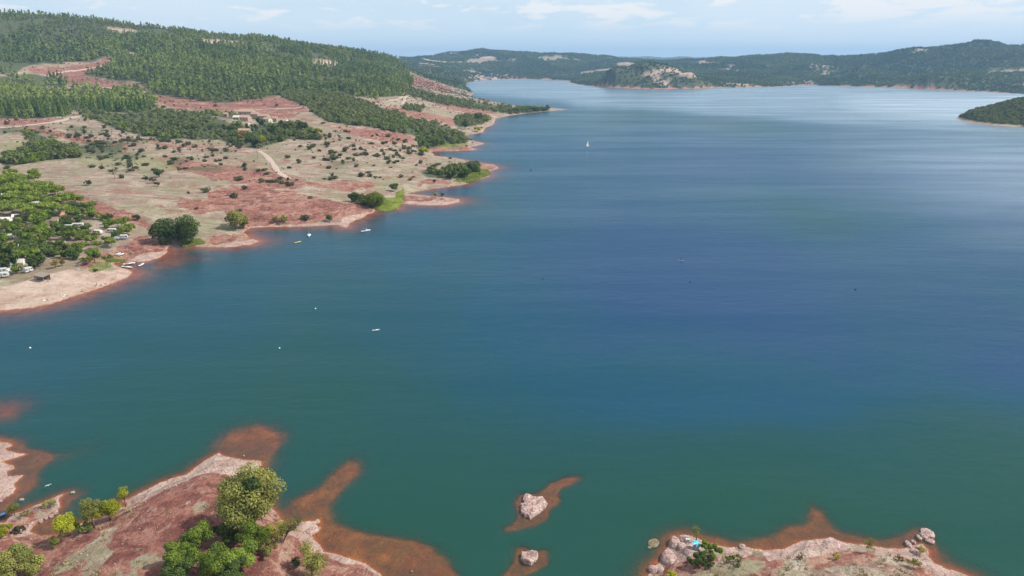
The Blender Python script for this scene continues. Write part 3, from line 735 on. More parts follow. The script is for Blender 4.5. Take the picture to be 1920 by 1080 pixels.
# water
mw, nt = newmat('lake_water')
geo = N(nt, 'ShaderNodeNewGeometry'); pos = geo.outputs['Position']
wa = N(nt, 'ShaderNodeAttribute', attribute_name='wat')
sw = N(nt, 'ShaderNodeSeparateColor'); L(nt, wa.outputs['Color'], sw.inputs[0])
clar, blu, calm = sw.outputs[0], sw.outputs[1], sw.outputs[2]
wn = noise(nt, mapping(nt, pos, (1, 0.55, 1)), 0.006, 5, 0.6, 0.5)
wn2 = noise(nt, mapping(nt, pos, (1, 0.35, 1)), 0.02, 4, 0.6)
bl = math_node(nt, 'MULTIPLY_ADD', math_node(nt, 'SUBTRACT', wn, 0.5), 0.75, blu)
bl = math_node(nt, 'MULTIPLY_ADD', math_node(nt, 'SUBTRACT', wn2, 0.5), 0.35, bl)
body = ramp(nt, bl, [(0.0, (0.013, 0.066, 0.050)), (0.35, (0.011, 0.064, 0.072)), (0.65, (0.008, 0.064, 0.110)), (1.0, (0.011, 0.052, 0.132))])
dif = N(nt, 'ShaderNodeBsdfDiffuse'); L(nt, body, dif.inputs[0])
tr = N(nt, 'ShaderNodeBsdfTransparent'); tr.inputs[0].default_value = (0.98, 0.88, 0.74, 1)
mx = N(nt, 'ShaderNodeMixShader'); L(nt, clar, mx.inputs[0]); L(nt, dif.outputs[0], mx.inputs[1]); L(nt, tr.outputs[0], mx.inputs[2])
wv1 = noise(nt, mapping(nt, pos, (1.0, 2.4, 1), rot=(0, 0, math.radians(25))), 0.55, 3, 0.6)
wv2 = noise(nt, mapping(nt, pos, (1.0, 1.9, 1), rot=(0, 0, math.radians(-15))), 0.12, 3, 0.6)
wb = N(nt, 'ShaderNodeBump'); wb.inputs['Distance'].default_value = 0.35
L(nt, math_node(nt, 'MULTIPLY_ADD', calm, -0.47, 0.50), wb.inputs['Strength'])
wv3 = noise(nt, mapping(nt, pos, (0.5, 1.6, 1), rot=(0, 0, math.radians(-20))), 0.030, 4, 0.65)
L(nt, math_node(nt, 'MULTIPLY_ADD', wv3, 2.6, math_node(nt, 'MULTIPLY_ADD', wv1, 0.5, wv2)), wb.inputs['Height'])
gl = N(nt, 'ShaderNodeBsdfGlossy'); L(nt, math_node(nt, 'MULTIPLY_ADD', calm, 0.16, 0.17), gl.inputs['Roughness'])
L(nt, wb.outputs[0], gl.inputs['Normal']); gl.inputs['Color'].default_value = (0.84, 0.94, 1.0, 1)
fr = N(nt, 'ShaderNodeFresnel'); fr.inputs[0].default_value = 1.33; L(nt, wb.outputs[0], fr.inputs['Normal'])
strk_w = noise(nt, mapping(nt, pos, (0.25, 1.5, 1), rot=(0, 0, math.radians(12))), 0.012, 6, 0.68, 0.4)
ff = math_node(nt, 'MULTIPLY', fr.outputs[0], math_node(nt, 'MULTIPLY_ADD', calm, 0.62, 0.46))
ff = math_node(nt, 'MULTIPLY', ff, math_node(nt, 'MULTIPLY_ADD', strk_w, 1.6, 0.2), clamp=True)
mx2 = N(nt, 'ShaderNodeMixShader'); L(nt, ff, mx2.inputs[0]); L(nt, mx.outputs[0], mx2.inputs[1]); L(nt, gl.outputs[0], mx2.inputs[2])
out(nt, mx2.outputs[0])

def leafmat(name, dark, light, hue=(1.25, 1.05, 0.6), trans=0.25):
    m, nt = newmat(name)
    t = N(nt, 'ShaderNodeAttribute', attribute_name='tint').outputs['Fac']
    oi = N(nt, 'ShaderNodeObjectInfo').outputs['Random']
    c = mixc(nt, t, dark, light)
    v = math_node(nt, 'MULTIPLY_ADD', oi, 0.5, 0.75)
    vm = N(nt, 'ShaderNodeVectorMath', operation='SCALE'); L(nt, c, vm.inputs[0]); L(nt, v, vm.inputs['Scale'])
    d = N(nt, 'ShaderNodeBsdfDiffuse'); L(nt, vm.outputs[0], d.inputs[0])
    tl = N(nt, 'ShaderNodeBsdfTranslucent')
    vh = mixc(nt, 1.0, vm.outputs[0], hue, 'MULTIPLY'); L(nt, vh, tl.inputs[0])
    mx = N(nt, 'ShaderNodeMixShader'); mx.inputs[0].default_value = trans
    L(nt, d.outputs[0], mx.inputs[1]); L(nt, tl.outputs[0], mx.inputs[2]); out(nt, mx.outputs[0]); return m
ML = {
    'pine': leafmat('pine_needles', (0.078, 0.122, 0.048), (0.255, 0.300, 0.082)),
    'pineb': leafmat('young_pine_needles', (0.070, 0.125, 0.034), (0.22, 0.30, 0.065)),
    'oak': leafmat('oak_leaves', (0.088, 0.122, 0.050), (0.270, 0.290, 0.100)),
    'bush': leafmat('shrub_leaves', (0.045, 0.062, 0.030), (0.135, 0.145, 0.065)),
    'ump': leafmat('umbrella_pine_needles', (0.110, 0.165, 0.030), (0.32, 0.39, 0.065)),
    'green': leafmat('broad_leaves', (0.075, 0.125, 0.024), (0.26, 0.34, 0.055)),
    'dkgreen': leafmat('dark_broad_leaves', (0.048, 0.082, 0.026), (0.150, 0.205, 0.055)),
    'yellow': leafmat('yellow_green_leaves', (0.20, 0.25, 0.025), (0.52, 0.52, 0.05), trans=0.35),
    'olive': leafmat('olive_leaves', (0.12, 0.14, 0.040), (0.36, 0.36, 0.10), trans=0.3),
    'autumn': leafmat('autumn_leaves', (0.15, 0.12, 0.03), (0.33, 0.24, 0.06)),
    'far': leafmat('far_trees_leaves', (0.058, 0.094, 0.050), (0.150, 0.190, 0.080)),
    'grass': leafmat('dry_grass_blades', (0.30, 0.25, 0.13), (0.55, 0.48, 0.30)),
    'reed': leafmat('reed_blades', (0.17, 0.25, 0.05), (0.40, 0.48, 0.13), trans=0.35),
    'twig': leafmat('bare_twigs', (0.20, 0.16, 0.13), (0.34, 0.29, 0.25)),
}
M_bark = plain('bark', (0.14, 0.10, 0.075), 0.9, 0.3)
M_white = plain('white_gelcoat', (0.80, 0.80, 0.78), 0.3, 0.04)
M_caravan = plain('caravan_paint', (0.58, 0.57, 0.53), 0.4, 0.08)
M_cream = plain('cream_canvas', (0.72, 0.67, 0.57), 0.8, 0.08)
M_canvas = plain('white_canvas', (0.80, 0.80, 0.78), 0.75, 0.05)
M_tan = plain('tan_canvas', (0.42, 0.32, 0.21), 0.85, 0.1)
M_orange = plain('orange_canvas', (0.60, 0.33, 0.19), 0.8, 0.1)
M_grey = plain('grey_paint', (0.25, 0.26, 0.27), 0.6, 0.1)
M_dark = plain('dark_rubber', (0.03, 0.03, 0.035), 0.7, 0.2)
M_glass = plain('dark_glass', (0.04, 0.05, 0.06), 0.12, 0.1)
M_alu = plain('aluminium', (0.62, 0.62, 0.62), 0.35, 0.05, metal=0.6)
M_wood = plain('weathered_wood', (0.28, 0.22, 0.17), 0.85, 0.25)
M_stonew = plain('stone_wall', (0.42, 0.33, 0.25), 0.9, 0.25)
M_plaster = plain('pale_plaster', (0.66, 0.60, 0.52), 0.85, 0.12)
M_rock = None
M_skin = plain('skin', (0.45, 0.27, 0.19), 0.6, 0.05)
M_shorts = plain('dark_cloth', (0.04, 0.05, 0.09), 0.9, 0.1)
M_hair = plain('hair', (0.05, 0.035, 0.025), 0.8, 0.2)
M_yel = plain('yellow_plastic', (0.72, 0.55, 0.10), 0.4, 0.05)
MT_blue = plain('blue_plastic', (0.04, 0.30, 0.72), 0.35, 0.08)
M_cyan = plain('turquoise_cloth', (0.02, 0.55, 0.68), 0.6, 0.08)
M_navy = plain('navy_cloth', (0.05, 0.12, 0.25), 0.6, 0.08)
MT_red = plain('red_buoy', (0.5, 0.06, 0.04), 0.5, 0.08)
def tilemat():
    m, nt = newmat('roof_tiles')
    g = N(nt, 'ShaderNodeTexCoord').outputs['Object']
    wv = N(nt, 'ShaderNodeTexWave'); wv.inputs['Scale'].default_value = 2.2; wv.inputs['Distortion'].default_value = 1.2; L(nt, g, wv.inputs['Vector'])
    nz = noise(nt, g, 1.4, 5, 0.7)
    c = ramp(nt, nz, [(0.3, (0.38, 0.20, 0.13)), (0.5, (0.54, 0.33, 0.23)), (0.7, (0.64, 0.45, 0.33))])
    c = mixc(nt, math_node(nt, 'MULTIPLY', wv.outputs[1], 0.35), c, (0.30, 0.17, 0.12))
    p = N(nt, 'ShaderNodeBsdfPrincipled'); L(nt, c, p.inputs['Base Color']); p.inputs['Roughness'].default_value = 0.9
    out(nt, p.outputs[0]); return m
M_tile = tilemat()
def rockmat(name, a, b, c):
    m, nt = newmat(name)
    g = N(nt, 'ShaderNodeTexCoord').outputs['Object']
    n1 = noise(nt, g, 0.9, 6, 0.65, 0.4); n2 = noise(nt, g, 4.0, 5, 0.7)
    col = ramp(nt, n1, [(0.32, a), (0.5, b), (0.68, c)])
    vo = N(nt, 'ShaderNodeTexVoronoi', feature='DISTANCE_TO_EDGE'); vo.inputs['Scale'].default_value = 0.7
    L(nt, mapping(nt, g, (1, 1, 1)), vo.inputs['Vector'])
    cr_ = ramp(nt, math_node(nt, 'MULTIPLY_ADD', n2, 0.05, vo.outputs['Distance']), [(0.035, 0.85), (0.075, 0.0)])
    col = mixc(nt, cr_, col, tuple(x * 0.42 for x in a))
    col = mixc(nt, ramp(nt, n2, [(0.32, 0.5), (0.45, 0.0)]), col, tuple(x * 0.6 for x in a))
    p = N(nt, 'ShaderNodeBsdfPrincipled'); L(nt, col, p.inputs['Base Color']); p.inputs['Roughness'].default_value = 0.9
    bp = N(nt, 'ShaderNodeBump'); bp.inputs['Strength'].default_value = 0.7; bp.inputs['Distance'].default_value = 0.2
    L(nt, math_node(nt, 'ADD', n1, n2), bp.inputs['Height']); L(nt, bp.outputs[0], p.inputs['Normal'])
    out(nt, p.outputs[0]); return m
M_rock = rockmat('pale_pink_rock', (0.29, 0.175, 0.150), (0.47, 0.320, 0.280), (0.60, 0.455, 0.405))
M_rockd = rockmat('mossy_rock', (0.14, 0.11, 0.06), (0.25, 0.19, 0.10), (0.33, 0.25, 0.17))
M_track = rockmat('track_gravel', (0.42, 0.30, 0.23), (0.52, 0.40, 0.32), (0.60, 0.48, 0.39))

# ------------------------------------------------------------------ ground and water
rim = np.clip(1 - dist / (0.9 + 0.0045 * np.minimum(RR, 1100)), 0, 1) * land * (0.45 + 0.55 * (fbm(GX, GY, 14, 3, 140) > -0.25))
rim = np.where(RR > 3200, 0, rim)
dryz = samp(M_beige, UW, VW)
red_z = np.clip(samp(M_red, UW, VW), 0, 1) * (1 - 1.0 * dryz)
pale_z = np.maximum(samp(M_pale, U + w1 * 3, V + w2 * 2), rim * 0.85)
m_pine = samp(blur(M_pine, 5, 0.5), UW, VW) * .85; m_oak_shade = samp(blur(M_oak_shade, 5, 0.5), UW, VW) * .85
farz = (RR > 2350) & (GX > -900)
pale2 = samp(M_pale2, U + w1 * 8, V + w2 * 3) * np.where(RR > 2200, 0.72, 1.0)
patchn = fbm(GX, GY, 230, 4, 150)
far_forest = farz * np.clip(1.15 - 0.85 * pale2 - 1.2 * sstep(0.22, 0.42, patchn) * (RR > 3400), 0, 1) * sstep(-2, 9, dist + 6 * fbm(GX, GY, 60, 3, 155))
veg_z = np.clip(np.maximum(np.maximum(m_pine, m_oak_shade), far_forest) * (1 - 0.75 * pale2), 0, 1)
scr_ = samp(M_scrub, UW, VW) * 0.42 + 0.30 * ((U < 480) & (V < 330) & (V > 200))
veg_z = np.maximum(veg_z, scr_ * (RR < 2300) * (RR > 400) * sstep(-.2, .3, fbm(GX, GY, 40, 4, 600)))
green_z = samp(M_green, UW, VW)
wet_z = (~land).astype(np.float32)
zone = np.stack([red_z, veg_z, pale_z, np.ones_like(red_z)], -1).reshape(-1, 4)
zone2 = np.stack([green_z, wet_z, pale2, np.ones_like(red_z)], -1).reshape(-1, 4)
idx = np.arange(NR * NAZ).reshape(NR, NAZ)
quads = np.stack([idx[:-1, :-1], idx[:-1, 1:], idx[1:, 1:], idx[1:, :-1]], -1).reshape(-1, 4)
verts = np.stack([GX, GY, Z], -1).reshape(-1, 3)
g = link('ground', npmesh('ground', verts, quads, [mg], {'zone': zone, 'zone2': zone2}, smooth=True))
tag(g, 'red and dry beige ground of the lake shores and hills', 'ground', kind='structure')
# water: its own level sheet, reaching just under the banks
T = 0.86 * np.exp(-depth * 0.80) * (~land) + land * 1.0
T = T * (1 - 0.25 * sstep(300, 900, RR)) * (1 - 0.9 * sstep(1000, 2000, RR) * (~land))
wat = np.stack([np.clip(T, 0, 1), np.where(land, 0, samp(M_blue, U0 + 120 * fbm(U0, V0 * 1.6, 420, 3, 500), V0 + 55 * fbm(U0, V0 * 1.6, 380, 3, 510))), np.where(land, 0, samp(M_calm, U0, V0)), np.ones_like(T)], -1).reshape(-1, 4)
wmask = (~land) | (dist < 6 + 0.01 * RR)
wq = wmask[:-1, :-1] | wmask[:-1, 1:] | wmask[1:, 1:] | wmask[1:, :-1]
sel = wq.reshape(-1) & (np.broadcast_to(R[:-1, None], wq.shape).reshape(-1) < 5200)
wv = verts.copy(); wv[:, 2] = 0.0
qs = quads[sel]
used, inv = np.unique(qs, return_inverse=True)
w = link('lake_water', npmesh('lake_water', wv[used], inv.reshape(-1, 4), [mw], {'wat': wat[used]}, smooth=True))
tag(w, 'green to deep blue lake surface', 'water', kind='structure')
del wv, verts, quads, wat, zone, zone2

# dirt tracks draped on the ground
def dirt_track(pts, width, label):
    P = []
    for i in range(len(pts) - 1):
        nseg = max(2, int(math.dist(pts[i], pts[i + 1]) / 4))
        for k in range(nseg):
            t_ = k / nseg
            P.append(hit(pts[i][0] + (pts[i + 1][0] - pts[i][0]) * t_, pts[i][1] + (pts[i + 1][1] - pts[i][1]) * t_))
    P.append(hit(*pts[-1]))
    Q = [P[0]]
    for p in P[1:]:                                  # drop leaps over hidden ground
        if (p - Q[-1]).length < 160: Q.append(p)
    # even spacing
    path = []
    for a, b in zip(Q[:-1], Q[1:]):
        m_ = max(1, int((b - a).length / 5))
        for k in range(m_): path.append(a.lerp(b, k / m_))
    path.append(Q[-1])
    xy = np.array([(p.x, p.y) for p in path])
    for _ in range(4):
        xy[1:-1] = (xy[:-2] + xy[1:-1] * 2 + xy[2:]) / 4
    d = np.gradient(xy, axis=0); d /= np.linalg.norm(d, axis=1)[:, None] + 1e-9
    nrm = np.stack([-d[:, 1], d[:, 0]], 1)
    cols = []
    for k in (-.5, -.25, 0, .25, .5):
        ww = width * (1 + 0.18 * np.sin(np.arange(len(xy)) * 0.9 + k * 7))[:, None]
        q = xy + nrm * ww * k
        zz = zfun(q[:, 0], q[:, 1]) + (0.30 if abs(k) < .5 else 0.08) + 0.1
        cols.append(np.column_stack([q, zz]))
    V_ = np.stack(cols, 1).reshape(-1, 3)
    ii = np.arange(len(xy) * 5).reshape(-1, 5)
    F_ = np.stack([ii[:-1, :-1], ii[:-1, 1:], ii[1:, 1:], ii[1:, :-1]], -1).reshape(-1, 4)
    o = link('dirt_track', npmesh('dirt_track', V_, F_, [M_track], smooth=True))
    tag(o, label, 'track', kind='structure')
dirt_track([(84, 143), (105, 138), (122, 134), (150, 132), (190, 124)], 7, 'pale track climbing across the red slope to the forest edge')
dirt_track([(130, 160), (165, 163), (200, 165), (235, 168), (262, 172), (292, 173)], 7, 'long pale track below the upper red slope')
dirt_track([(292, 173), (275, 175), (264, 180)], 6, 'short bend of pale track at the end of the long track')
dirt_track([(440, 208), (478, 207), (510, 204), (545, 204), (575, 200)], 6, 'pale track running past the hamlet roofs')
dirt_track([(486, 284), (498, 291), (508, 302), (516, 314), (524, 326), (545, 336)], 5, 'curving footpath descending the dry meadow beside the pole')
dirt_track([(722, 190), (742, 187), (752, 182), (762, 179), (758, 188), (755, 196)], 6, 'pale track forking at the foot of the pine slope')
dirt_track([(-20, 240), (30, 238), (70, 233), (110, 228), (150, 217)], 7, 'pale track at the left edge below the young pines')

# ------------------------------------------------------------------ foliage builders (numpy)
def leaf_cloud(rng, n, cen, rad, size, squash=1.0, shell=0.55, up=0.25):
    """n leaf quads spread through ellipsoid lobes: cen (m,3), rad (m,3)"""
    m = len(cen); w_ = np.prod(rad, 1) ** 0.66; w_ /= w_.sum()
    k = rng.choice(m, n, p=w_)
    d = rng.normal(size=(n, 3)); d /= np.linalg.norm(d, axis=1)[:, None]
    rr_ = (shell + (1 - shell) * rng.random(n)) ** 0.7
    p = cen[k] + d * rad[k] * rr_[:, None]
    nrm = d + rng.normal(size=(n, 3)) * 0.55; nrm[:, 2] += up
    nrm /= np.linalg.norm(nrm, axis=1)[:, None]
    a = np.cross(nrm, rng.normal(size=(n, 3))); a /= np.linalg.norm(a, axis=1)[:, None] + 1e-9
    b = np.cross(nrm, a)
    s_ = (size * (0.6 + 0.8 * rng.random(n)))[:, None] * 0.5
    v = np.stack([p - a * s_ * 1.2, p - b * s_ * 0.8, p + a * s_ * 1.3 + nrm * s_ * 0.2, p + b * s_ * 0.8], 1).reshape(-1, 3)
    f = np.arange(4 * n).reshape(n, 4)
    lobe_t = rng.random(m)
    tint = np.clip(0.55 * lobe_t[k] + 0.45 * rng.random(n), 0, 1)
    return v, f, np.repeat(tint, 4)
def lobes(rng, m, rx, ry, rz, zc, lr, mode='round'):
    d = rng.normal(size=(m, 3)); d /= np.linalg.norm(d, axis=1)[:, None]
    rr_ = rng.random(m) ** 0.5 * 0.85
    c = d * rr_[:, None] * np.array([rx, ry, rz]); c[:, 2] += zc
    r_ = (lr * (0.7 + 0.6 * rng.random(m)))[:, None] * np.array([1, 1, 0.85])
    return c, r_
def branch_mb(h, r, cen, rng, lean=0, n=6, base=None):
    mb = MB(); top = Vector((lean, 0, h * 0.72))
    mb.tube([(0, 0, -0.3), (lean * .2, 0, h * .22), (lean * .55, 0.03 * h, h * .48), tuple(top)], [r, r * .8, r * .55, r * .22], 8)
    for i in range(min(n, len(cen))):
        c = Vector(cen[i]); t_ = 0.28 + 0.4 * rng.random()
        s_ = Vector((lean * t_ * .8, 0, h * t_ * 0.9)); mpt = s_.lerp(c, .5) + Vector((0, 0, 0.05 * h))
        mb.tube([s_, mpt, s_.lerp(c, .95)], [r * .42, r * .26, r * .08], 5)
    return mb
def make_tree(kind, name, seed, h, rx, ry, nleaf, size, m=14, lean=0, zc=.62, rz=.36, lr=.30, mat='green', nbr=7, shell=.5, trunk=0.028, extra=None):
    rng = np.random.default_rng(seed)
    c, r_ = lobes(rng, m, rx, ry, h * rz, h * zc, min(rx, h * rz) * lr * 1.9)
    c[:, 0] += lean * (c[:, 2] / h)
    c[:, 2] = np.clip(c[:, 2], r_[:, 2] * 0.8, None)
    v, f, t_ = leaf_cloud(rng, nleaf, c, r_, size, shell=shell)
    root = empty(name)
    cr_ = link('crown', npmesh('crown', v, f, [ML[mat]], {'tint': t_}), root)
    branch_mb(h, h * trunk, c, rng, lean, nbr).build('trunk', M_bark, root, smooth=True)
    return root
def small_plant_mesh(name, seed, kind):
    """one mesh plants for the middle distance: material 0 leaves, 1 bark"""
    rng = np.random.default_rng(seed)
    if kind == 'pine':
        n_ = 170; h = 10.0
        z = rng.random(n_) ** 0.8; ang = rng.random(n_) * 6.283
        rad = (1 - z) ** 0.75 * 2.5 * (0.45 + 0.55 * rng.random(n_)) + 0.15
        p = np.stack([np.cos(ang) * rad, np.sin(ang) * rad, 1.2 + z * (h - 1.2)], 1)
        nn = np.stack([np.cos(ang), np.sin(ang), 0.5 + 0 * ang], 1) + rng.normal(size=(n_, 3)) * .35
        s0 = 1.25
    elif kind == 'farpine':
        n_ = 26; h = 10.0
        z = rng.random(n_) ** 0.8; ang = rng.random(n_) * 6.283
        rad = (1 - z) ** 0.75 * 2.4 * (0.55 + 0.45 * rng.random(n_)) + 0.1
        p = np.stack([np.cos(ang) * rad, np.sin(ang) * rad, 0.8 + z * (h - .8)], 1)
        nn = np.stack([np.cos(ang), np.sin(ang), 0.5 + 0 * ang], 1) + rng.normal(size=(n_, 3)) * .3
        s0 = 2.6
    elif kind in ('oak', 'bush'):
        n_ = 240 if kind == 'oak' else 150; m = 7
        c, r_ = lobes(rng, m, .62, .62, .36, .5, .42)
        c[:, 2] = np.clip(c[:, 2], .28, None)
        v, f, t_ = leaf_cloud(rng, n_, c, r_, .26, shell=.6)
        v *= 3.0
        return npmesh(name, v, f, [ML[kind]], {'tint': t_})
    else:
        n_ = 22 if kind == 'faroak' else 12
        d = rng.normal(size=(n_, 3)); d /= np.linalg.norm(d, axis=1)[:, None]; d[:, 2] = np.abs(d[:, 2]) - .15
        p = d * np.array([2.1, 2.1, 2.4]) * (0.75 + .3 * rng.random(n_))[:, None] + [0, 0, 1.4]; nn = d + rng.normal(size=(n_, 3)) * .3
        s0 = 2.2 if kind == 'faroak' else 3.2
    nn /= np.linalg.norm(nn, axis=1)[:, None]
    a = np.cross(nn, rng.normal(size=(n_, 3))); a /= np.linalg.norm(a, axis=1)[:, None]; b = np.cross(nn, a)
    s_ = (s0 * (.7 + .6 * rng.random(n_)))[:, None] * .5
    if kind == 'pine':
        v = np.stack([p - a * s_, p - b * s_ * .8, p + a * s_ * 1.1, p + b * s_ * .8], 1).reshape(-1, 3); f = np.arange(4 * n_).reshape(n_, 4); rep = 4
        tb = MB(); tb.tube([(0, 0, -.5), (0, 0, 5), (0, 0, 9)], [.22, .14, .04], 5, cap=False)
        bv = np.array(tb.v); bf = np.array(tb.f) + len(v)
        t_ = np.repeat(rng.random(n_) * .8 + .1, rep)
        return npmesh(name, np.vstack([v, bv]), np.vstack([f, bf]), [ML['pine'], M_bark], {'tint': np.concatenate([t_, np.zeros(len(bv))])}, midx=[0] * n_ + [1] * len(bf))
    v = np.stack([p - a * s_ - b * s_ * .6, p + a * s_ - b * s_ * .6, p + b * s_], 1).reshape(-1, 3)
    return v, np.repeat(rng.random(n_) * .6 + .2, 3)
def scatter_stuff(name, protos, x, y, z, sc, szz, rot, tin, mat, label, cat):
    V_ = []; T_ = []
    k = RG.integers(0, len(protos), len(x))
    for i, (pv, pt) in enumerate(protos):
        m = k == i
        if not m.any(): continue
        ca, sa = np.cos(rot[m])[:, None], np.sin(rot[m])[:, None]
        s1 = sc[m][:, None]; s2 = (sc * szz)[m][:, None]
        vx = (pv[None, :, 0] * ca - pv[None, :, 1] * sa) * s1 + x[m][:, None]
        vy = (pv[None, :, 0] * sa + pv[None, :, 1] * ca) * s1 + y[m][:, None]
        vz = pv[None, :, 2] * s2 + z[m][:, None]
        V_.append(np.stack([vx, vy, vz], -1).reshape(-1, 3))
        T_.append(np.clip(pt[None] * 0.6 + tin[m][:, None], 0, 1).ravel())
    V_ = np.vstack(V_); T_ = np.concatenate(T_)
    o = link(name, npmesh(name, V_, np.arange(len(V_)).reshape(-1, 3), [mat], {'tint': T_}))
    tag(o, label, cat, kind='stuff'); return o
def cands(n_, r0, r1, a0, a1):
    a = np.radians(RG.uniform(a0, a1, n_)); r = np.sqrt(RG.uniform(r0 * r0, r1 * r1, n_))
    x, y = r * np.sin(a), r * np.cos(a)
    z = zfun(x, y); u, v = project(x, y, z)
    return x, y, z, u, v, r

protoF = [small_plant_mesh('f', 500 + i, 'farpine') for i in range(5)]
protoO = [small_plant_mesh('f', 520 + i, 'faroak') for i in range(5)]
protoX = [small_plant_mesh('f', 540 + i, 'farbush') for i in range(5)]

# pine plantation on the hillside
x, y, z, u, v, r = cands(52000, 850, 2600, -46, -2)
dens = samp(M_pine, u, v) * (1 - 0.9 * samp(M_pale2, u, v))
clear = fbm(x, y, 130, 4, 200)
dens = samp(blur(M_pine, 5, 0.6), u + 9 * fbm(x, y, 80, 4, 205), v + 5 * fbm(x, y, 80, 4, 206)) * (1 - 0.9 * samp(M_pale2, u, v)); dens = dens * sstep(.12, .62, dens)
keep = (RG.random(len(x)) < dens * np.where(clear > 0.30, 0.12, 1.0)) & (z > 3) & visible(x, y, z, 12)
x, y, z, u, v, r, clear = [q[keep] for q in (x, y, z, u, v, r, clear)]
bright = sstep(-0.25, 0.35, fbm(x, y, 70, 3, 210)) * 0.30 + 0.25 * RG.random(len(x)) ** 2 + ((v > 160) & (u < 300)) * 0.3
hh = (1.0 + 0.65 * RG.random(len(x))) * np.where(v < 75, 0.72, 1.0)
order = np.argsort(r); inview = (u[order] > -5) & (v[order] < 235)
ind = order[inview][:300]; restm = np.ones(len(x), bool); restm[ind] = False
pm = [small_plant_mesh('pine_tree', 600 + i, 'pine') for i in range(4)]
pmb = []
for m_ in pm[:3]:
    c_ = m_.copy(); c_.materials[0] = ML['pineb']; pmb.append(c_)
for q, i in enumerate(ind):
    blk = 1 if (v[i] > 165 and u[i] < 137) else 2 if (v[i] > 163 and u[i] < 310) else 0
    mm = pmb[q % 3] if (blk and RG.random() < .7) else pm[q % 4]
    o = link('pine_tree', mm, loc=(x[i], y[i], z[i])); s_ = hh[i] * (1.12 if blk else 1.0)
    o.scale = (s_ * .95, s_ * .95, s_); o.rotation_euler = (0, 0, RG.random() * 6)
    lab = ['dark pine among the front trunks of the hillside plantation', 'bright green young pine in the block at the left edge above the red track',
           'green pine in the middle block between the long pale track and the scrub'][blk]
    if blk == 1: lab = ('bright green young pine in the front row of the left block above the red track' if v[i] > 205 else 'bright green young pine deep in the left block at the picture edge' if u[i] < 50 else
                        'bright green young pine in the right half of the left block' if u[i] > 95 else 'bright green young pine in the middle of the left block')
    tag(o, lab, 'pine tree', ['pines at the front of the hillside plantation', 'young pines of the left block', 'pines of the middle block'][blk])
hh = hh * (0.75 + 0.5 * RG.random(len(hh)))
bl_ = (RG.random(len(x)) < 0.18 + 0.60 * sstep(.05, .45, fbm(x, y, 90, 3, 220)) + .5 * (v < 60)) & restm
restm &= ~bl_
scatter_stuff('broadleaf_wood', protoO, x[bl_], y[bl_], z[bl_], hh[bl_] * 1.0, .9 + 0 * hh[bl_], RG.random(bl_.sum()) * 6, RG.random(bl_.sum()) * .45, ML['oak'], 'rounded broadleaf trees mixed into the hillside forest', 'woodland')
scatter_stuff('pine_forest', protoF, x[restm], y[restm], z[restm], hh[restm], 1.0 + 0 * hh[restm], RG.random(restm.sum()) * 6, bright[restm], ML['pine'], 'dense dark pine forest covering the left hill', 'forest')

# oak wood and gardens, plus the wood band standing in for cloud shadow
x, y, z, u, v, r = [np.concatenate(q) for q in zip(cands(80000, 430, 2300, -46, 3), cands(11000, 1280, 1850, 32, 47))]
dens = samp(M_oak_shade, u, v) * (1 - 0.5 * samp(M_pale2, u, v))
dens = dens * np.where((u > 760) & (u < 1040), np.where(fbm(x, y, 50, 3, 245) > -0.1, .6, .2), 1)
dens = dens * np.where((v > 203) & (v < 280) & (u < 600), np.where(fbm(x, y, 45, 3, 240) > -0.12, 0.62, 0.16), 1)
keep = (RG.random(len(x)) < dens) & (z > 0.3) & visible(x, y, z, 7)
x, y, z, u, v, r = [q[keep] for q in (x, y, z, u, v, r)]
# keep the hamlet clear
hx = (u > 395) & (u < 552) & (v > 200) & (v < 238)
keep = ~hx | (RG.random(len(x)) < .07)
x, y, z, u, v, r = [q[keep] for q in (x, y, z, u, v, r)]
sc_ = 0.65 + 0.9 * RG.random(len(x)) ** 1.5
order = np.argsort(-(sc_ * np.minimum(1.0, 900 / r) / r)); iv = (u[order] > -5) & (u[order] < 1925)
ind = order[iv][:300]; restm = np.ones(len(x), bool); restm[ind] = False
om = [small_plant_mesh('oak_tree', 620 + i, 'oak') for i in range(5)]
om2 = []
for m_ in om[:3]:
    c_ = m_.copy(); c_.materials[0] = ML['green']; om2.append(c_)
for q, i in enumerate(ind):
    mm = om2[q % 3] if (RG.random() < .3) else om[q % 5]
    o = link('oak_tree', mm, loc=(x[i], y[i], z[i] - .2)); s_ = sc_[i] * 1.55
    o.scale = (s_, s_, s_ * .9); o.rotation_euler = (0, 0, RG.random() * 6)
    if u[i] > 1700: a_, b_ = 'round green oak on the wooded point at the right edge', 'oaks on the right wooded point'
    elif u[i] > 770 and v[i] > 295: a_, b_ = 'round green oak in the thicket on the shore point with the reed bed', 'oaks of the thicket on the shore point'
    elif u[i] > 770 and v[i] > 240: a_, b_ = 'round green oak in the thicket above the narrow inlet', 'oaks above the narrow inlet'
    elif u[i] > 770: a_, b_ = 'round green oak near the thin far point, where dense wood stands in for cloud shadow', 'oaks near the thin far point, standing in for cloud shadow'
    elif u[i] < 165 and v[i] > 238: a_, b_ = 'round green oak in the hedge line at the left edge of the meadow', 'oaks of the left hedge line'
    elif v[i] > 200 and u[i] < 260: a_, b_ = 'dark rounded oak directly below the middle pine block', 'oaks below the middle pine block'
    elif v[i] > 200 and u[i] < 400: a_, b_ = 'dark rounded oak in the scrub wood between the middle pines and the hamlet', 'oaks between pines and hamlet'
    elif v[i] > 200 and u[i] < 500: a_, b_ = 'dark rounded oak in the lower scrub wood beside the hamlet', 'oaks beside the hamlet'
    elif u[i] < 620: a_, b_ = 'rounded green oak in the gardens and wood at the right of the hamlet', 'oaks right of the hamlet'
    else: a_, b_ = 'rounded green oak in the lower edge of the wood running down to the shore', 'oaks of the lower wood edge'
    tag(o, a_, 'oak tree', b_)
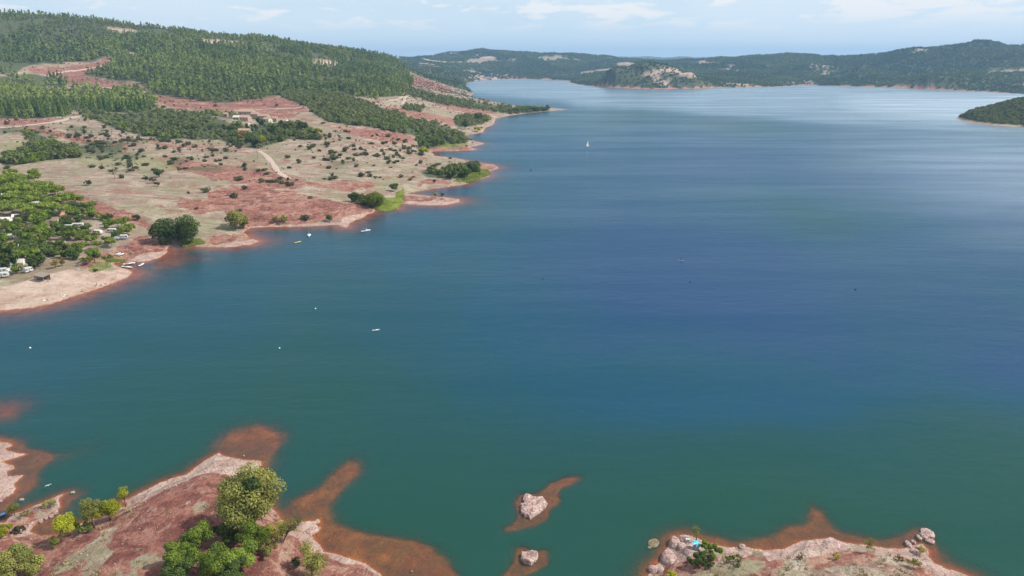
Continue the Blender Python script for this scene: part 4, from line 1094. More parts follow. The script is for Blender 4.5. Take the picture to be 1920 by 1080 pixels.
scatter_stuff('oak_wood_and_shade_band', protoO, x[restm], y[restm], z[restm], sc_[restm] * 1.25, 0.85 + 0 * sc_[restm], RG.random(restm.sum()) * 6, RG.random(restm.sum()) * .35, ML['oak'], 'dense oak wood below and beside the pine forest, one band standing in for cloud shadow', 'woodland')

# scattered bushes on the dry slopes
x, y, z, u, v, r = cands(95000, 400, 3100, -44, 2)
blk = samp(blur(M_pine, 3), u, v) + samp(M_oak_shade, u, v)
cl = fbm(x, y, 60, 4, 230)
dn = 0.050 + 0.16 * ((u < 480) & (v < 300)) * sstep(-.3, .3, cl) + 0.55 * samp(M_scrub, u, v) * sstep(-.25, .4, cl) + 0.10 * sstep(.15, .5, cl)
dn = dn * np.where(v < 345, 1.0, 0.22) + .25 * ((v < 190) & (u > 730)) + .10 * ((v < 215) & (v > 120)) * np.where(samp(M_red, u, v) > .5, .45, 1) * (1 - .8 * samp(M_green, u, v))
dn = dn * np.where((v > 330) & (u < 270), 0.12, 1)
dst = zfun(x, y)
keep = (RG.random(len(x)) < dn) & (blk < .3) & (z > .6) & (v > 112) & visible(x, y, z, 3) & ~((u < 250) & (v > 345)) & ~((u > 425) & (u < 550) & (v > 200) & (v < 235))
x, y, z, u, v, r = [q[keep] for q in (x, y, z, u, v, r)]
sc_ = 0.45 + 0.85 * RG.random(len(x)) ** 1.8
order = np.argsort(-(sc_ / r)); iv = (u[order] > 0)
ind = order[iv][:300]; restm = np.ones(len(x), bool); restm[ind] = False
bm_ = [small_plant_mesh('bush', 640 + i, 'bush') for i in range(5)]
for q, i in enumerate(ind):
    o = link('bush', bm_[q % 5], loc=(x[i], y[i], z[i] - .1)); s_ = sc_[i] * 1.05
    o.scale = (s_ * RG.uniform(.7, 1.7), s_ * RG.uniform(.7, 1.2), s_ * RG.uniform(.55, 1.1)); o.rotation_euler = (0, 0, RG.random() * 6)
    if v[i] > 345: a_, b_ = 'low dark bush on the red bank near the shore', 'bushes on the red bank'
    elif u[i] > 560:
        k_ = 0 if v[i] < 262 else 1 if u[i] > 790 else 2 if v[i] > 322 else 3 if u[i] < 640 else 4 if v[i] < 292 else 5
        a_ = ['dark bush just below the oak wood edge right of the hamlet', 'small dark bush on the dry neck of the shore point', 'small dark bush at the foot of the pale slope above the red band',
              'small dark bush on the pale slope nearest the footpath', 'small dark bush on the upper pale slope between wood and thicket', 'small dark bush around the olive thicket in the middle of the pale slope'][k_]
        b_ = ['bushes below the oak wood', 'bushes on the shore point neck', 'bushes above the red band', 'bushes near the footpath', 'bushes of the upper pale slope', 'bushes around the middle thicket'][k_]
    elif v[i] > 300: a_, b_ = 'low dark bush on the wide dry meadow above the campsite', 'bushes on the dry meadow'
    elif u[i] < 130: a_, b_ = 'dark bush on the terraces at the left edge between young pines and hedge line', 'bushes on the left terraces'
    elif u[i] < 270: a_, b_ = 'dark bush on the red terraces below the middle pine block', 'bushes below the middle pines'
    elif u[i] < 430: a_, b_ = 'dark bush on the beige terraces below the scrub wood', 'bushes below the scrub wood'
    elif v[i] < 215: a_, b_ = 'dark bush on the upper red slope between pine forest and hamlet', 'bushes on the upper red slope'
    else: a_, b_ = 'dark bush on the open ground below the hamlet trees', 'bushes below the hamlet'
    tag(o, a_, 'bush', b_)
scatter_stuff('scrub', protoX, x[restm], y[restm], z[restm], sc_[restm] * .55, .8 + 0 * sc_[restm], RG.random(restm.sum()) * 6, RG.random(restm.sum()) * .3, ML['bush'], 'fine scrub scattered over the dry slopes', 'scrub')

# forests of the far shores
x, y, z, u, v, r = cands(150000, 2250, 6000, -20, 46)
i_ = np.clip(np.interp(r, R, np.arange(NR)).astype(int), 0, NR - 1); j_ = np.clip(((np.arctan2(x, y) - AZ[0]) / (AZ[1] - AZ[0])).astype(int), 0, NAZ - 1)
dn = far_forest[i_, j_]
keep = (RG.random(len(x)) < dn) & land[i_, j_] & visible(x, y, z, 8)
x, y, z, u, v, r = [q[keep] for q in (x, y, z, u, v, r)]
sc_ = (1.0 + 1.3 * RG.random(len(x))) * np.clip(r / 3300, .7, 1.4)
scatter_stuff('distant_forest', protoX, x, y, z, sc_, 1.0 + 0 * sc_, RG.random(len(x)) * 6, sstep(-.3, .4, fbm(x, y, 160, 3, 260)) * .45, ML['far'], 'hazy wooded hills behind the lake', 'forest')

# ------------------------------------------------------------------ rocks
def rock_outline(name, pts, hgt, seed, mat, label, cat='rock', group=None, sink=0.7, base=None, tilt=0.0):
    """a boulder or slab whose outline at its foot is traced; real height, own origin"""
    W_ = [hit(*p) for p in pts]
    c = sum(W_, Vector()) / len(W_); c.z = min(p.z for p in W_) if base is None else base
    rel = [(p - c) for p in W_]
    # resample the outline by angle
    K = 40; rng = np.random.default_rng(seed)
    ang = [math.atan2(p.y, p.x) for p in rel]; rad = [math.hypot(p.x, p.y) for p in rel]
    o_ = np.argsort(ang); an = np.array(ang)[o_]; ra = np.array(rad)[o_]
    th = np.linspace(-math.pi, math.pi, K, endpoint=False)
    rr_ = np.interp(th, np.concatenate([an - 2 * math.pi, an, an + 2 * math.pi]), np.tile(ra, 3))
    rr_ = rr_ * (1 + 0.05 * rng.normal(size=K))
    tdir = rng.random() * 6.28
    if 'islet' not in name:                                    # angular block: hull of jittered points
        bm = bmesh.new(); K2 = 13
        for k in range(K2):
            a_ = -math.pi + 2 * math.pi * (k + rng.random() * .6) / K2; R_ = float(np.interp(a_, th, rr_))
            tl = tilt * hgt * math.cos(a_ - tdir)
            bm.verts.new((math.cos(a_) * R_ * 1.05, math.sin(a_) * R_ * 1.05, -sink))
            for f1, z1 in ((1.0, .25 + .3 * rng.random()), (.86, .62 + .25 * rng.random()), (.55, .9 + .12 * rng.random())):
                f1 *= 1 + .10 * rng.normal()
                bm.verts.new((math.cos(a_) * R_ * min(f1, 1.04), math.sin(a_) * R_ * min(f1, 1.04), z1 * hgt + tl * f1))
        r_ = bmesh.ops.convex_hull(bm, input=bm.verts)
        bmesh.ops.delete(bm, geom=[g_ for g_ in r_['geom_interior'] if isinstance(g_, bmesh.types.BMVert)], context='VERTS')
        bmesh.ops.recalc_face_normals(bm, faces=bm.faces)
        me = bpy.data.meshes.new(name); bm.to_mesh(me); bm.free(); me.materials.append(mat)
        o = link(name, me, loc=c); md = o.modifiers.new('bevel', 'BEVEL'); md.width = .035 + .03 * hgt; md.segments = 1
        tag(o, label, cat, group); return o
    rings = []
    for sc_, hz in ((1.12, -sink), (1.04, -0.1), (1.0, 0.45), (0.97, 0.80), (0.88, 0.93), (0.74, .98), (0.58, 1.0), (.42, 1.0), (0.26, 1.0), (0.10, 1.0)):
        ring = []
        for k in range(K):
            x_, y_ = math.cos(th[k]) * rr_[k] * sc_, math.sin(th[k]) * rr_[k] * sc_
            z_ = hz * hgt if hz > 0 else hz
            if hz > 0:
                nn_ = float(fbm(np.array([x_ + seed * 7.3]), np.array([y_ * 1.6 + seed * 3.1]), 1.6, 4, seed)[0])
                z_ += (math.floor(nn_ * 4) / 4 * .7 + nn_ * .5) * 0.8 * hgt
            ring.append((x_, y_, max(z_, 0.02) if hz > 0.3 else z_))
        rings.append(ring)
    mb = MB(); mb.loft(rings)
    o = mb.build(name, mat, loc=c)
    tag(o, label, cat, group); return o
def ell(cx, cy, w_, h_, rot=0.0, n_=10):
    return [(cx + w_ / 2 * math.cos(a) * math.cos(rot) - h_ / 2 * math.sin(a) * math.sin(rot), cy + w_ / 2 * math.cos(a) * math.sin(rot) + h_ / 2 * math.sin(a) * math.cos(rot))
            for a in [2 * math.pi * k / n_ for k in range(n_)]]
rock_outline('rock_islet', [(987, 929), (1003, 932), (1016, 934), (1022, 938), (1018, 955), (1009, 964), (996, 970), (984, 970), (976, 956), (982, 944)], 0.70, 3, M_rock, 'larger pale rock islet standing alone in shallow orange water', 'rock islet', sink=1.2)
rock_outline('rock_islet', [(981, 1038), (992, 1036), (1008, 1041), (1007, 1049), (996, 1059), (983, 1057), (977, 1048)], 0.8, 4, M_rock, 'smaller pale rock islet near the bottom edge in orange shallows', 'rock islet', sink=1.2)
rock_outline('boulder', ell(1226, 1018, 22, 17), 0.35, 5, M_rockd, 'mossy brown boulder just breaking the water beside the right bank', 'boulder', sink=1.2, base=-0.12)
rock_outline('boulder', ell(1218, 1026, 9, 5), 0.2, 6, M_rockd, 'tiny wet stone beside the mossy boulder', 'boulder', sink=.6, base=-0.08)
for k, (cx, cy, w_, h_, ro, hg, lb) in enumerate([
    (1283, 1012, 22, 13, .1, .9, 'flat pale boulder at the water beside the turquoise umbrella'), (1264, 1020, 18, 22, .2, 1.2, 'blocky pale boulder at the left of the boulder pile'),
    (1278, 1026, 18, 13, .3, 1.0, 'small rounded boulder in the middle of the boulder pile'), (1295, 1034, 26, 22, -.3, 1.1, 'broad pink boulder behind the green shrub at the pile'),
    (1254, 1047, 30, 28, -.5, 1.3, 'large smooth pink boulder at the left tip of the right bank'), (1224, 1069, 20, 12, .3, .8, 'low pale boulder at the lower left tip of the bank'),
    (1240, 1070, 15, 12, 0, .7, 'purple tinted boulder beside the low pale boulder'), (1391, 1026, 15, 8, .2, .6, 'single small white rock on the waterline of the right bank'),
    (1558, 1022, 32, 18, -.2, 1.0, 'knobbly white rock outcrop on the right bank'), (1521, 1024, 36, 16, -.3, .9, 'long white ledge left of the knobbly white outcrop'),
    (1370, 1036, 34, 14, -.4, .7, 'pale slanting ledge behind the olive scrub'), (1438, 1043, 26, 12, .1, .5, 'flat pale slab on the red earth of the right bank'),
    (1478, 1036, 26, 9, -.3, .5, 'thin pale ledge on the waterline in the middle of the right bank')]):
    rock_outline('boulder', ell(cx, cy, w_, h_, ro), hg, 20 + k, M_rock, lb, 'boulder', 'boulders on the right bank', tilt=.12)
for k, (cx, cy, w_, h_, ro, hg, lb) in enumerate([
    (1739, 1001, 32, 13, .60, .55, 'largest long slab of the tilted slabs in the water'), (1731, 1006, 22, 7, .8, .5, 'narrow slab beside the largest slab in the water'),
    (1744, 1015, 20, 8, .25, .4, 'lowest slab at the right end of the group in the water'), (1723, 1008, 15, 7, .8, .4, 'short slab nearest the shore, left of the narrow slab'),
    (1703, 1022, 18, 7, .7, .5, 'slab at the left of the stack on the bank tip'), (1712, 1017, 12, 6, .6, .45, 'small slab on top of the stack on the bank tip'),
    (1728, 1030, 24, 8, .3, .5, 'broad slab at the right of the stack on the bank tip'), (1717, 1036, 24, 8, .35, .5, 'bottom slab of the stack on the bank tip')]):
    rock_outline('rock_slab', ell(cx, cy, w_, h_, ro), hg, 50 + k, M_rock, lb, 'rock slab', 'tilted slabs at the right tip', tilt=.25, sink=.5)
for k, (cx, cy, w_, h_, ro, hg) in enumerate([(104, 962, 12, 6, -.4, .5), (96, 968, 12, 6, -.4, .4), (86, 972, 10, 5, -.5, .4), (76, 978, 11, 6, -.5, .45), (58, 984, 14, 7, -.4, .5), (46, 990, 13, 6, -.5, .45), (34, 996, 16, 7, -.4, .5), (20, 1001, 14, 7, -.4, .4), (104, 945, 12, 5, .1, .5)]):
    rock_outline('boulder', ell(cx, cy, w_, h_, ro), hg, 70 + k, M_rock, 'pale stone in the row edging the small spit at the left', 'boulder', 'stones edging the left spit', tilt=.2)
rock_outline('boulder', ell(136.5, 923.5, 10, 3.5, -.2), .25, 90, M_rock, 'pale stone just off the tip of the left spit', 'boulder')
rock_outline('boulder', ell(41, 937, 10, 3.5, -.3), .25, 91, M_rock, 'white stone in the shallow left channel', 'boulder')
rock_outline('boulder', ell(2, 940, 7, 3, -.2), .25, 92, M_rock, 'pale stone at the left picture edge below the left ledges', 'boulder')
for k, (cx, cy) in enumerate([(772, 1072), (457, 855)]):
    rock_outline('stone', ell(cx, cy, 3, 2), .3, 95 + k, M_rock, ['small white stone in the red shallows at the bottom', 'small white stone in the shallows off the rock tongue'][k], 'stone', base=-.05)
rock_outline('boulder', ell(582, 1030, 22, 12, .5), .6, 97, M_rock, 'pale rounded rock at the foot of the sparse tree', 'boulder', tilt=.1)
rock_outline('boulder', ell(585, 994, 30, 12, -.3), .5, 98, M_rock, 'pale ledge on the small point behind the leaning tree', 'boulder', tilt=.1)
for i, k in enumerate(range(28, 52, 4)):
    rock_outline('boulder', ell(k, 235.5, 2.2, 1.5), 1.0, 110 + i, M_rock, 'white block in the short row beside the track at the left edge', 'boulder', 'white blocks beside the track', sink=.2)

# loose stones and tufts on the near banks
def loose(n_, mask, size, name, mat, label, cat, kindof):
    a = np.radians(RG.uniform(-46, 46, n_)); r = np.sqrt(RG.uniform(95 ** 2, 210 ** 2, n_))
    x, y = r * np.sin(a), r * np.cos(a); z = zfun(x, y); u, v = project(x, y, z)
    p_ = mask(u, v, x, y)
    k = (RG.random(n_) < p_) & (z > 0.08) & (u > -80) & (u < 2000) & (v < 1130)
    x, y, z = x[k], y[k], z[k]; n_ = len(x)
    s_ = size * (0.4 + RG.random(n_) ** 3 * 2.2)
    if kindof == 'stone':
        b = RG.normal(size=(n_, 6, 3)) * .12 + np.array([(1, 0, .1), (0, 1, .1), (-1, 0, .1), (0, -1, .1), (0, 0, .7), (0, 0, -.5)])
        v_ = b * s_[:, None, None] + np.stack([x, y, z], -1)[:, None]
        f0 = np.array([(0, 1, 4), (1, 2, 4), (2, 3, 4), (3, 0, 4), (1, 0, 5), (2, 1, 5), (3, 2, 5), (0, 3, 5)])
        F_ = (f0[None] + (np.arange(n_) * 6)[:, None, None]).reshape(-1, 3); V_ = v_.reshape(-1, 3); T_ = np.repeat(RG.random(n_), 6)
    else:
        nb = 9
        ang = RG.random((n_, nb)) * 6.28; ln = s_[:, None] * (.7 + .6 * RG.random((n_, nb)))
        bx = x[:, None] + RG.normal(size=(n_, nb)) * s_[:, None] * .35; by = y[:, None] + RG.normal(size=(n_, nb)) * s_[:, None] * .35
        wd = ln * .16
        p0 = np.stack([bx - np.sin(ang) * wd, by + np.cos(ang) * wd, z[:, None] - .05 + 0 * bx], -1)
        p1 = np.stack([bx + np.sin(ang) * wd, by - np.cos(ang) * wd, z[:, None] - .05 + 0 * bx], -1)
        p2 = np.stack([bx + np.cos(ang) * ln * .5, by + np.sin(ang) * ln * .5, z[:, None] + ln], -1)
        V_ = np.stack([p0, p1, p2], 2).reshape(-1, 3); F_ = np.arange(len(V_)).reshape(-1, 3); T_ = np.repeat(RG.random(n_ * nb), 3)
    o = link(name, npmesh(name, V_, F_, [mat], {'tint': T_})); tag(o, label, cat, kind='stuff')
bg_ = blur(M_beige, 4)
loose(60000, lambda u, v, x, y: 0.04 + .5 * samp(M_pale, u, v) * (fbm(x, y, 6, 2, 300) > 0), 0.13, 'loose_stones', M_rock, 'small pale stones strewn over the red banks', 'stones', 'stone')
loose(90000, lambda u, v, x, y: np.clip(samp(bg_, u, v) * .75 * sstep(-.35, .15, fbm(x, y, 5, 3, 310)) + .03 * (fbm(x, y, 9, 3, 311) > .2), 0, 1), 0.30, 'dry_grass', ML['grass'], 'dry beige grass tufts on the near banks', 'grass', 'grass')
def reed_bed(poly, n_, hgt, label, mat='reed'):
    p = np.array(poly, float); pts = []
    u = RG.uniform(p[:, 0].min(), p[:, 0].max(), n_ * 4); v = RG.uniform(p[:, 1].min(), p[:, 1].max(), n_ * 4)
    k = inside(p, u, v); u, v = u[k][:n_], v[k][:n_]
    x, y = flat(u, v)
    for _ in range(4): x, y = at_z(u, v, np.maximum(zfun(x, y), 0) + .3)
    z = np.maximum(zfun(x, y), 0) - .2; n1_ = len(x)
    wz = hgt * (.7 + .6 * RG.random(n1_)); ang = RG.random(n1_) * 6.28; wd = .16 + .2 * RG.random(n1_)
    V_ = np.stack([np.stack([x - np.cos(ang) * wd, y - np.sin(ang) * wd, z], -1), np.stack([x + np.cos(ang) * wd, y + np.sin(ang) * wd, z], -1),
                   np.stack([x + RG.normal(size=n1_) * .5, y + RG.normal(size=n1_) * .5, z + wz], -1)], 1).reshape(-1, 3)
    o = link('reed_bed', npmesh('reed_bed', V_, np.arange(len(V_)).reshape(-1, 3), [ML[mat]], {'tint': np.repeat(np.clip(.5 * RG.random(n1_) + .5 + .9 * fbm(x, y, 7, 3, 77), 0, 1), 3)})); tag(o, label, 'reeds', kind='stuff')
reed_bed([(704, 378), (725, 370), (752, 371), (757, 380), (742, 393), (722, 396), (703, 391)], 6000, 0.9, 'bright green reed bed at the water below the big waterside tree')
reed_bed([(742, 360), (757, 356), (759, 372), (742, 372)], 2500, .7, 'yellow green grass strip behind the reed bed')
reed_bed([(862, 322), (885, 314), (915, 318), (921, 327), (900, 335), (878, 342), (850, 340), (862, 330)], 7000, .9, 'dark green reed bed on the wooded shore point', 'green')
reed_bed([(168, 495), (182, 490), (205, 492), (208, 500), (185, 508), (165, 507)], 1500, .45, 'bright grass patch on the beach spit')
reed_bed([(196, 485), (235, 486), (236, 490), (200, 491)], 1200, .9, 'strip of grass behind the beached sailing boat')
reed_bed([(335, 455), (375, 448), (386, 456), (345, 463)], 1500, 1.0, 'grass edge below the pair of big shore trees')
reed_bed([(800, 272), (880, 270), (850, 279), (808, 280)], 1800, 1.2, 'green marsh grass on the low point')

# ------------------------------------------------------------------ individual trees
def place(root, px, py, label, cat='tree', group=None, rz=None, s_=1.0):
    p = hit(px, py); root.location = (p.x, p.y, p.z - .05)
    root.rotation_euler = (0, 0, rnd.random() * 6 if rz is None else rz); root.scale = (s_, s_, s_)
    tag(root, label, cat, group); return p
def T1(name, px, py, h, rx, n_, size, mat, label, seed, cat='tree', group=None, **k):
    rz = k.pop('turn', None)
    if seed < 50: n_ = int(n_ * 1.7); size *= .74
    t_ = make_tree('t', name, seed, h, rx, k.pop('ry', rx), n_, size, mat=mat, **k)
    place(t_, px, py, label, cat, group, rz); return t_
# near bank, left
bt = make_tree('t', 'tree', 1, 15.0, 7.6, 6.8, 19000, .38, m=40, zc=.56, rz=.40, lr=.22, nbr=16, mat='olive', shell=.35)
rng_ = np.random.default_rng(77)
c_, r_ = lobes(rng_, 9, 5.5, 5, 4.2, 10, 1.7); c_[:, 0] += 1.5
v_, f_, t_ = leaf_cloud(rng_, 3200, c_, r_, .5, shell=.3)
link('green_foliage', npmesh('green_foliage', v_, f_, [ML['dkgreen']], {'tint': t_}), bt)
mb = MB()
for k in range(46):
    a = rng_.random() * 6.28; s0 = Vector((1.4 + rng_.normal() * .6, rng_.normal() * .6, 7.5)); e0 = Vector((2.2 + math.cos(a) * 2.6 * rng_.random(), math.sin(a) * 2.6 - 1.6, 10 + 4.4 * rng_.random()))
    mb.tube([s0, s0.lerp(e0, .5) + Vector((0, 0, .5)), e0], [.10, .06, .02], 4)
mb.build('bare_twigs', ML['twig'], bt)
place(bt, 468, 996, 'largest tree, broad olive crown with grey bare twigs, on the near tongue of land', rz=0)
T1('tree', 478, 1032, 6.8, 3.5, 4200, .36, 'green', 'bright green round tree right below the largest tree', 2)
T1('tree', 374, 1034, 6.0, 3.1, 3600, .34, 'green', 'small bright green tree at the left of the near clump', 3)
T1('tree', 432, 1018, 5.2, 3.6, 3000, .36, 'dkgreen', 'dark tree in the shade left below the largest tree', 4)
T1('tree', 345, 1066, 6.0, 4.0, 4200, .36, 'green', 'dark rounded tree at the left foot of the near clump', 5)
T1('tree', 400, 1082, 6.4, 3.6, 4200, .36, 'green', 'light green tree at the bottom middle of the near clump', 6)
T1('tree', 452, 1066, 6.6, 4.0, 4600, .36, 'green', 'dark rounded tree at the right foot of the near clump', 7)
T1('tree', 340, 1092, 5.5, 4.2, 3600, .36, 'dkgreen', 'low dark tree cut by the bottom edge, leftmost of the near clump', 8)
T1('tree', 440, 1094, 5.0, 3.8, 3200, .36, 'dkgreen', 'low dark tree cut by the bottom edge under the near clump', 9)
T1('shrub', 508, 1036, 3.2, 3.0, 1100, .30, 'olive', 'thin brownish shrub at the right edge of the near clump', 10, 'shrub', shell=.3)
T1('tree', 531, 1014, 5.4, 2.6, 700, .30, 'olive', 'sparse tree leaning to the right over pale rock', 11, lean=2.8, turn=0, shell=.2, nbr=12, trunk=.035, zc=.7)
T1('tree', 517, 1012, 4.2, 2.4, 800, .30, 'yellow', 'thin yellowish tree between the clump and the leaning tree', 12, shell=.2, nbr=10)
T1('tree', 586, 1086, 6.6, 2.7, 2300, .30, 'olive', 'olive green tree with thin top near the bottom edge right of the clump', 13, shell=.3, nbr=10)
T1('tree', 578, 1062, 6.2, 1.3, 420, .26, 'olive', 'thin upright sapling behind the olive green tree', 14, shell=.2, nbr=10, zc=.75, rz=.25)
T1('bush', 557, 1064, 2.2, 1.3, 600, .26, 'bush', 'small dark bush left of the olive green tree', 15, 'bush')
T1('tree', 129, 1006, 6.0, 2.3, 3000, .32, 'yellow', 'yellow tree nearest the bottom on the left bank', 16)
T1('bush', 156, 999, 2.4, 2.4, 1600, .28, 'green', 'low green bush right of the lowest yellow tree', 17, 'bush')
T1('tree', 177, 990, 7.8, 1.9, 2900, .30, 'olive', 'tall slim yellow green tree between the yellow trees', 18, zc=.58, rz=.42)
T1('tree', 206, 974, 5.0, 3.0, 3300, .32, 'yellow', 'broad bright yellow tree at the edge of the channel', 19)
T1('tree', 236, 950, 5.2, 1.5, 1000, .28, 'yellow', 'small yellow green tree on a bare thin trunk', 20, zc=.78, rz=.24)
T1('bush', 106, 1024, 2.4, 1.5, 800, .26, 'olive', 'small reddish green bush alone on the left bank', 21, 'bush')
T1('tree', 38, 1088, 6.4, 4.8, 5200, .38, 'olive', 'wide yellow green shrubby tree in the bottom left corner', 22)
T1('tree', 0, 1090, 5.0, 3.6, 3000, .36, 'yellow', 'pale yellow shrubby tree cut by the left edge at the bottom', 23)
T1('tree', 28, 966, 3.6, 1.3, 900, .25, 'olive', 'little yellow green tree on the left spit', 24)
T1('bush', 10, 1004, 2.4, 2.0, 1200, .28, 'yellow', 'yellow green bush at the left edge', 25, 'bush')
T1('bush', 34, 1000, 1.6, 1.7, 900, .26, 'bush', 'low dark bush beside the yellow green bush', 26, 'bush')
T1('bush', 95, 950, 2.0, 1.6, 500, .24, 'olive', 'sparse bush near the tip of the left spit', 27, 'bush', shell=.2)
T1('bush', 50, 966, 1.0, 1.4, 420, .22, 'autumn', 'rusty low bush in the middle of the left spit', 28, 'bush')
# near bank, right
T1('bush', 1328, 1040, 2.6, 2.8, 2600, .27, 'green', 'light green bush behind the boulder pile', 30, 'bush')
T1('bush', 1306, 1064, 2.4, 3.0, 3000, .27, 'dkgreen', 'dark green spreading bush below the light green one', 31, 'bush')
T1('bush', 1330, 1060, 1.6, 2.0, 800, .25, 'bush', 'grey green low bush right of the dark spreading bush', 32, 'bush')
T1('tree', 1305, 1016, 4.4, 1.0, 260, .24, 'olive', 'thin sapling with grey top beside the turquoise umbrella', 33, shell=.1, nbr=10)
T1('bush', 1378, 1056, 1.7, 2.6, 1100, .25, 'olive', 'olive scrub bush on the right bank', 34, 'bush', shell=.3)
T1('bush', 1258, 1084, 1.6, 1.3, 500, .24, 'yellow', 'yellow bush at the bottom edge by the boulders', 35, 'bush')
T1('tree', 1626, 1036, 4.2, 1.0, 240, .24, 'olive', 'twiggy sapling standing alone on the right bank shore', 36, shell=.1, nbr=12, trunk=.012)
T1('bush', 1726, 1040, 2.2, .9, 320, .22, 'yellow', 'yellow sapling among the tilted slabs', 37, 'bush', shell=.2)
T1('bush', 1712, 1064, 2.2, 1.4, 520, .22, 'olive', 'olive sapling below the tilted slabs', 38, 'bush', shell=.2)
T1('bush', 1568, 1048, 1.2, .9, 300, .2, 'yellow', 'tiny yellow bush below the white outcrop', 39, 'bush')
T1('bush', 1500, 1048, .9, 1.4, 300, .2, 'autumn', 'brown dry bush in the grass of the right bank', 40, 'bush', shell=.2)
T1('bush', 1684, 1050, .9, 1.2, 300, .2, 'autumn', 'brown dry bush near the right end of the bank', 41, 'bush', shell=.2)
# middle distance
T1('tree', 311, 456, 15, 7.2, 3600, .85, 'dkgreen', 'left one of the two big dark trees on the shore', 50, zc=.52, rz=.46)
T1('tree', 351, 454, 16, 7.8, 4200, .85, 'dkgreen', 'right one of the two big dark trees on the shore', 51, zc=.52, rz=.46)
T1('tree', 443, 430, 12, 7.4, 3200, .75, 'olive', 'yellow green spreading tree on the red shore', 52, zc=.55, rz=.4)
T1('bush', 458, 428, 5, 3, 900, .6, 'green', 'small green bush right of the yellow green tree', 53, 'bush')
T1('bush', 532, 417, 4.6, 3.0, 900, .6, 'olive', 'olive bush on the red point, right one of two', 54, 'bush')
T1('bush', 518, 417, 4.2, 2.0, 500, .6, 'olive', 'thin olive bush on the red point, left one of two', 55, 'bush')
T1('bush', 618, 416, 4.6, 2.0, 600, .6, 'dkgreen', 'small dark tree near the tip of the red point', 56, 'bush')
T1('tree', 668, 380, 8.5, 7.0, 2200, .8, 'dkgreen', 'low dark tree left of the big waterside tree', 57, zc=.5, rz=.4)
T1('tree', 697, 388, 14, 9.0, 4200, .85, 'green', 'big bright green waterside tree above the reed bed', 58, zc=.5, rz=.45)
T1('tree', 739, 359, 7, 4.0, 1200, .75, 'dkgreen', 'round dark tree alone behind the reed bed', 59)
T1('bush', 817, 370, 4, 1.8, 300, .6, 'olive', 'thin small tree on the red spit', 60, 'bush')
T1('bush', 829, 369, 3, 1.8, 300, .6, 'dkgreen', 'dark small bush on the red spit beside the thin tree', 61, 'bush')
T1('tree', 872, 333, 9, 6, 2000, .9, 'green', 'green tree in the thicket of the wooded shore point', 62)
T1('tree', 851, 336, 9, 7, 2000, .9, 'dkgreen', 'dark tree at the front of the thicket on the shore point', 63)
T1('tree', 886, 322, 8, 6, 1500, .95, 'dkgreen', 'dark tree at the right end of the thicket on the shore point', 64)
T1('bush', 870, 327, 6, 3.4, 700, .8, 'yellow', 'yellow bush in the thicket on the shore point', 65, 'bush')
T1('tree', 790, 278, 10, 8, 1800, 1.0, 'green', 'green tree at the corner of the narrow inlet', 66)
T1('tree', 793, 290, 9, 7, 1500, 1.0, 'yellow', 'yellow green tree at the head of the narrow inlet', 67)
T1('tree', 816, 274, 10, 8, 1500, 1.0, 'green', 'second green tree behind the narrow inlet', 68)
T1('tree', 178, 492, 7.5, 4.0, 1900, .55, 'green', 'round green tree on the beach spit', 70)
T1('bush', 162, 495, 4, 3.4, 1000, .5, 'olive', 'olive bush left of the round beach tree', 71, 'bush')
T1('bush', 180, 510, 1.8, 1.2, 300, .4, 'dkgreen', 'small dark bush in front of the beach grass', 72, 'bush')
T1('bush', 203, 486, 2.4, 3.6, 700, .5, 'olive', 'low hedge like bush right of the round beach tree', 73, 'bush')
T1('tree', 105, 503, 4.6, 2.0, 260, .5, 'autumn', 'thin half bare tree behind the beach hut, left one of two', 74, shell=.1, nbr=10)
T1('tree', 118, 499, 4.6, 1.6, 180, .5, 'autumn', 'thin half bare tree behind the beach hut, right one of two', 75, shell=.1, nbr=10)
T1('bush', 299, 332, 7, 4.4, 1000, .8, 'dkgreen', 'largest round dark bush on the wide dry meadow', 76, 'bush')
T1('bush', 274, 340, 4, 2.4, 400, .7, 'bush', 'left one of three bushes below the largest meadow bush', 77, 'bush')
T1('bush', 287, 343, 4, 3, 400, .7, 'bush', 'middle one of three bushes below the largest meadow bush', 78, 'bush')
T1('bush', 295, 349, 3.4, 2.4, 400, .7, 'bush', 'right one of three bushes below the largest meadow bush', 79, 'bush')
T1('bush', 167, 347, 3.4, 3.4, 500, .7, 'bush', 'dark bush alone in the dry meadow above the campsite', 80, 'bush')
T1('bush', 104, 363, 3.8, 2.6, 500, .7, 'dkgreen', 'dark bush just right of the uppermost campsite pines', 81, 'bush')
T1('bush', 148, 392, 5, 3.0, 700, .7, 'dkgreen', 'dark green bush at the foot of the red gully', 82, 'bush')
T1('bush', 258, 413, 4, 2.6, 400, .7, 'bush', 'dark bush at the right end of the red gully', 83, 'bush')
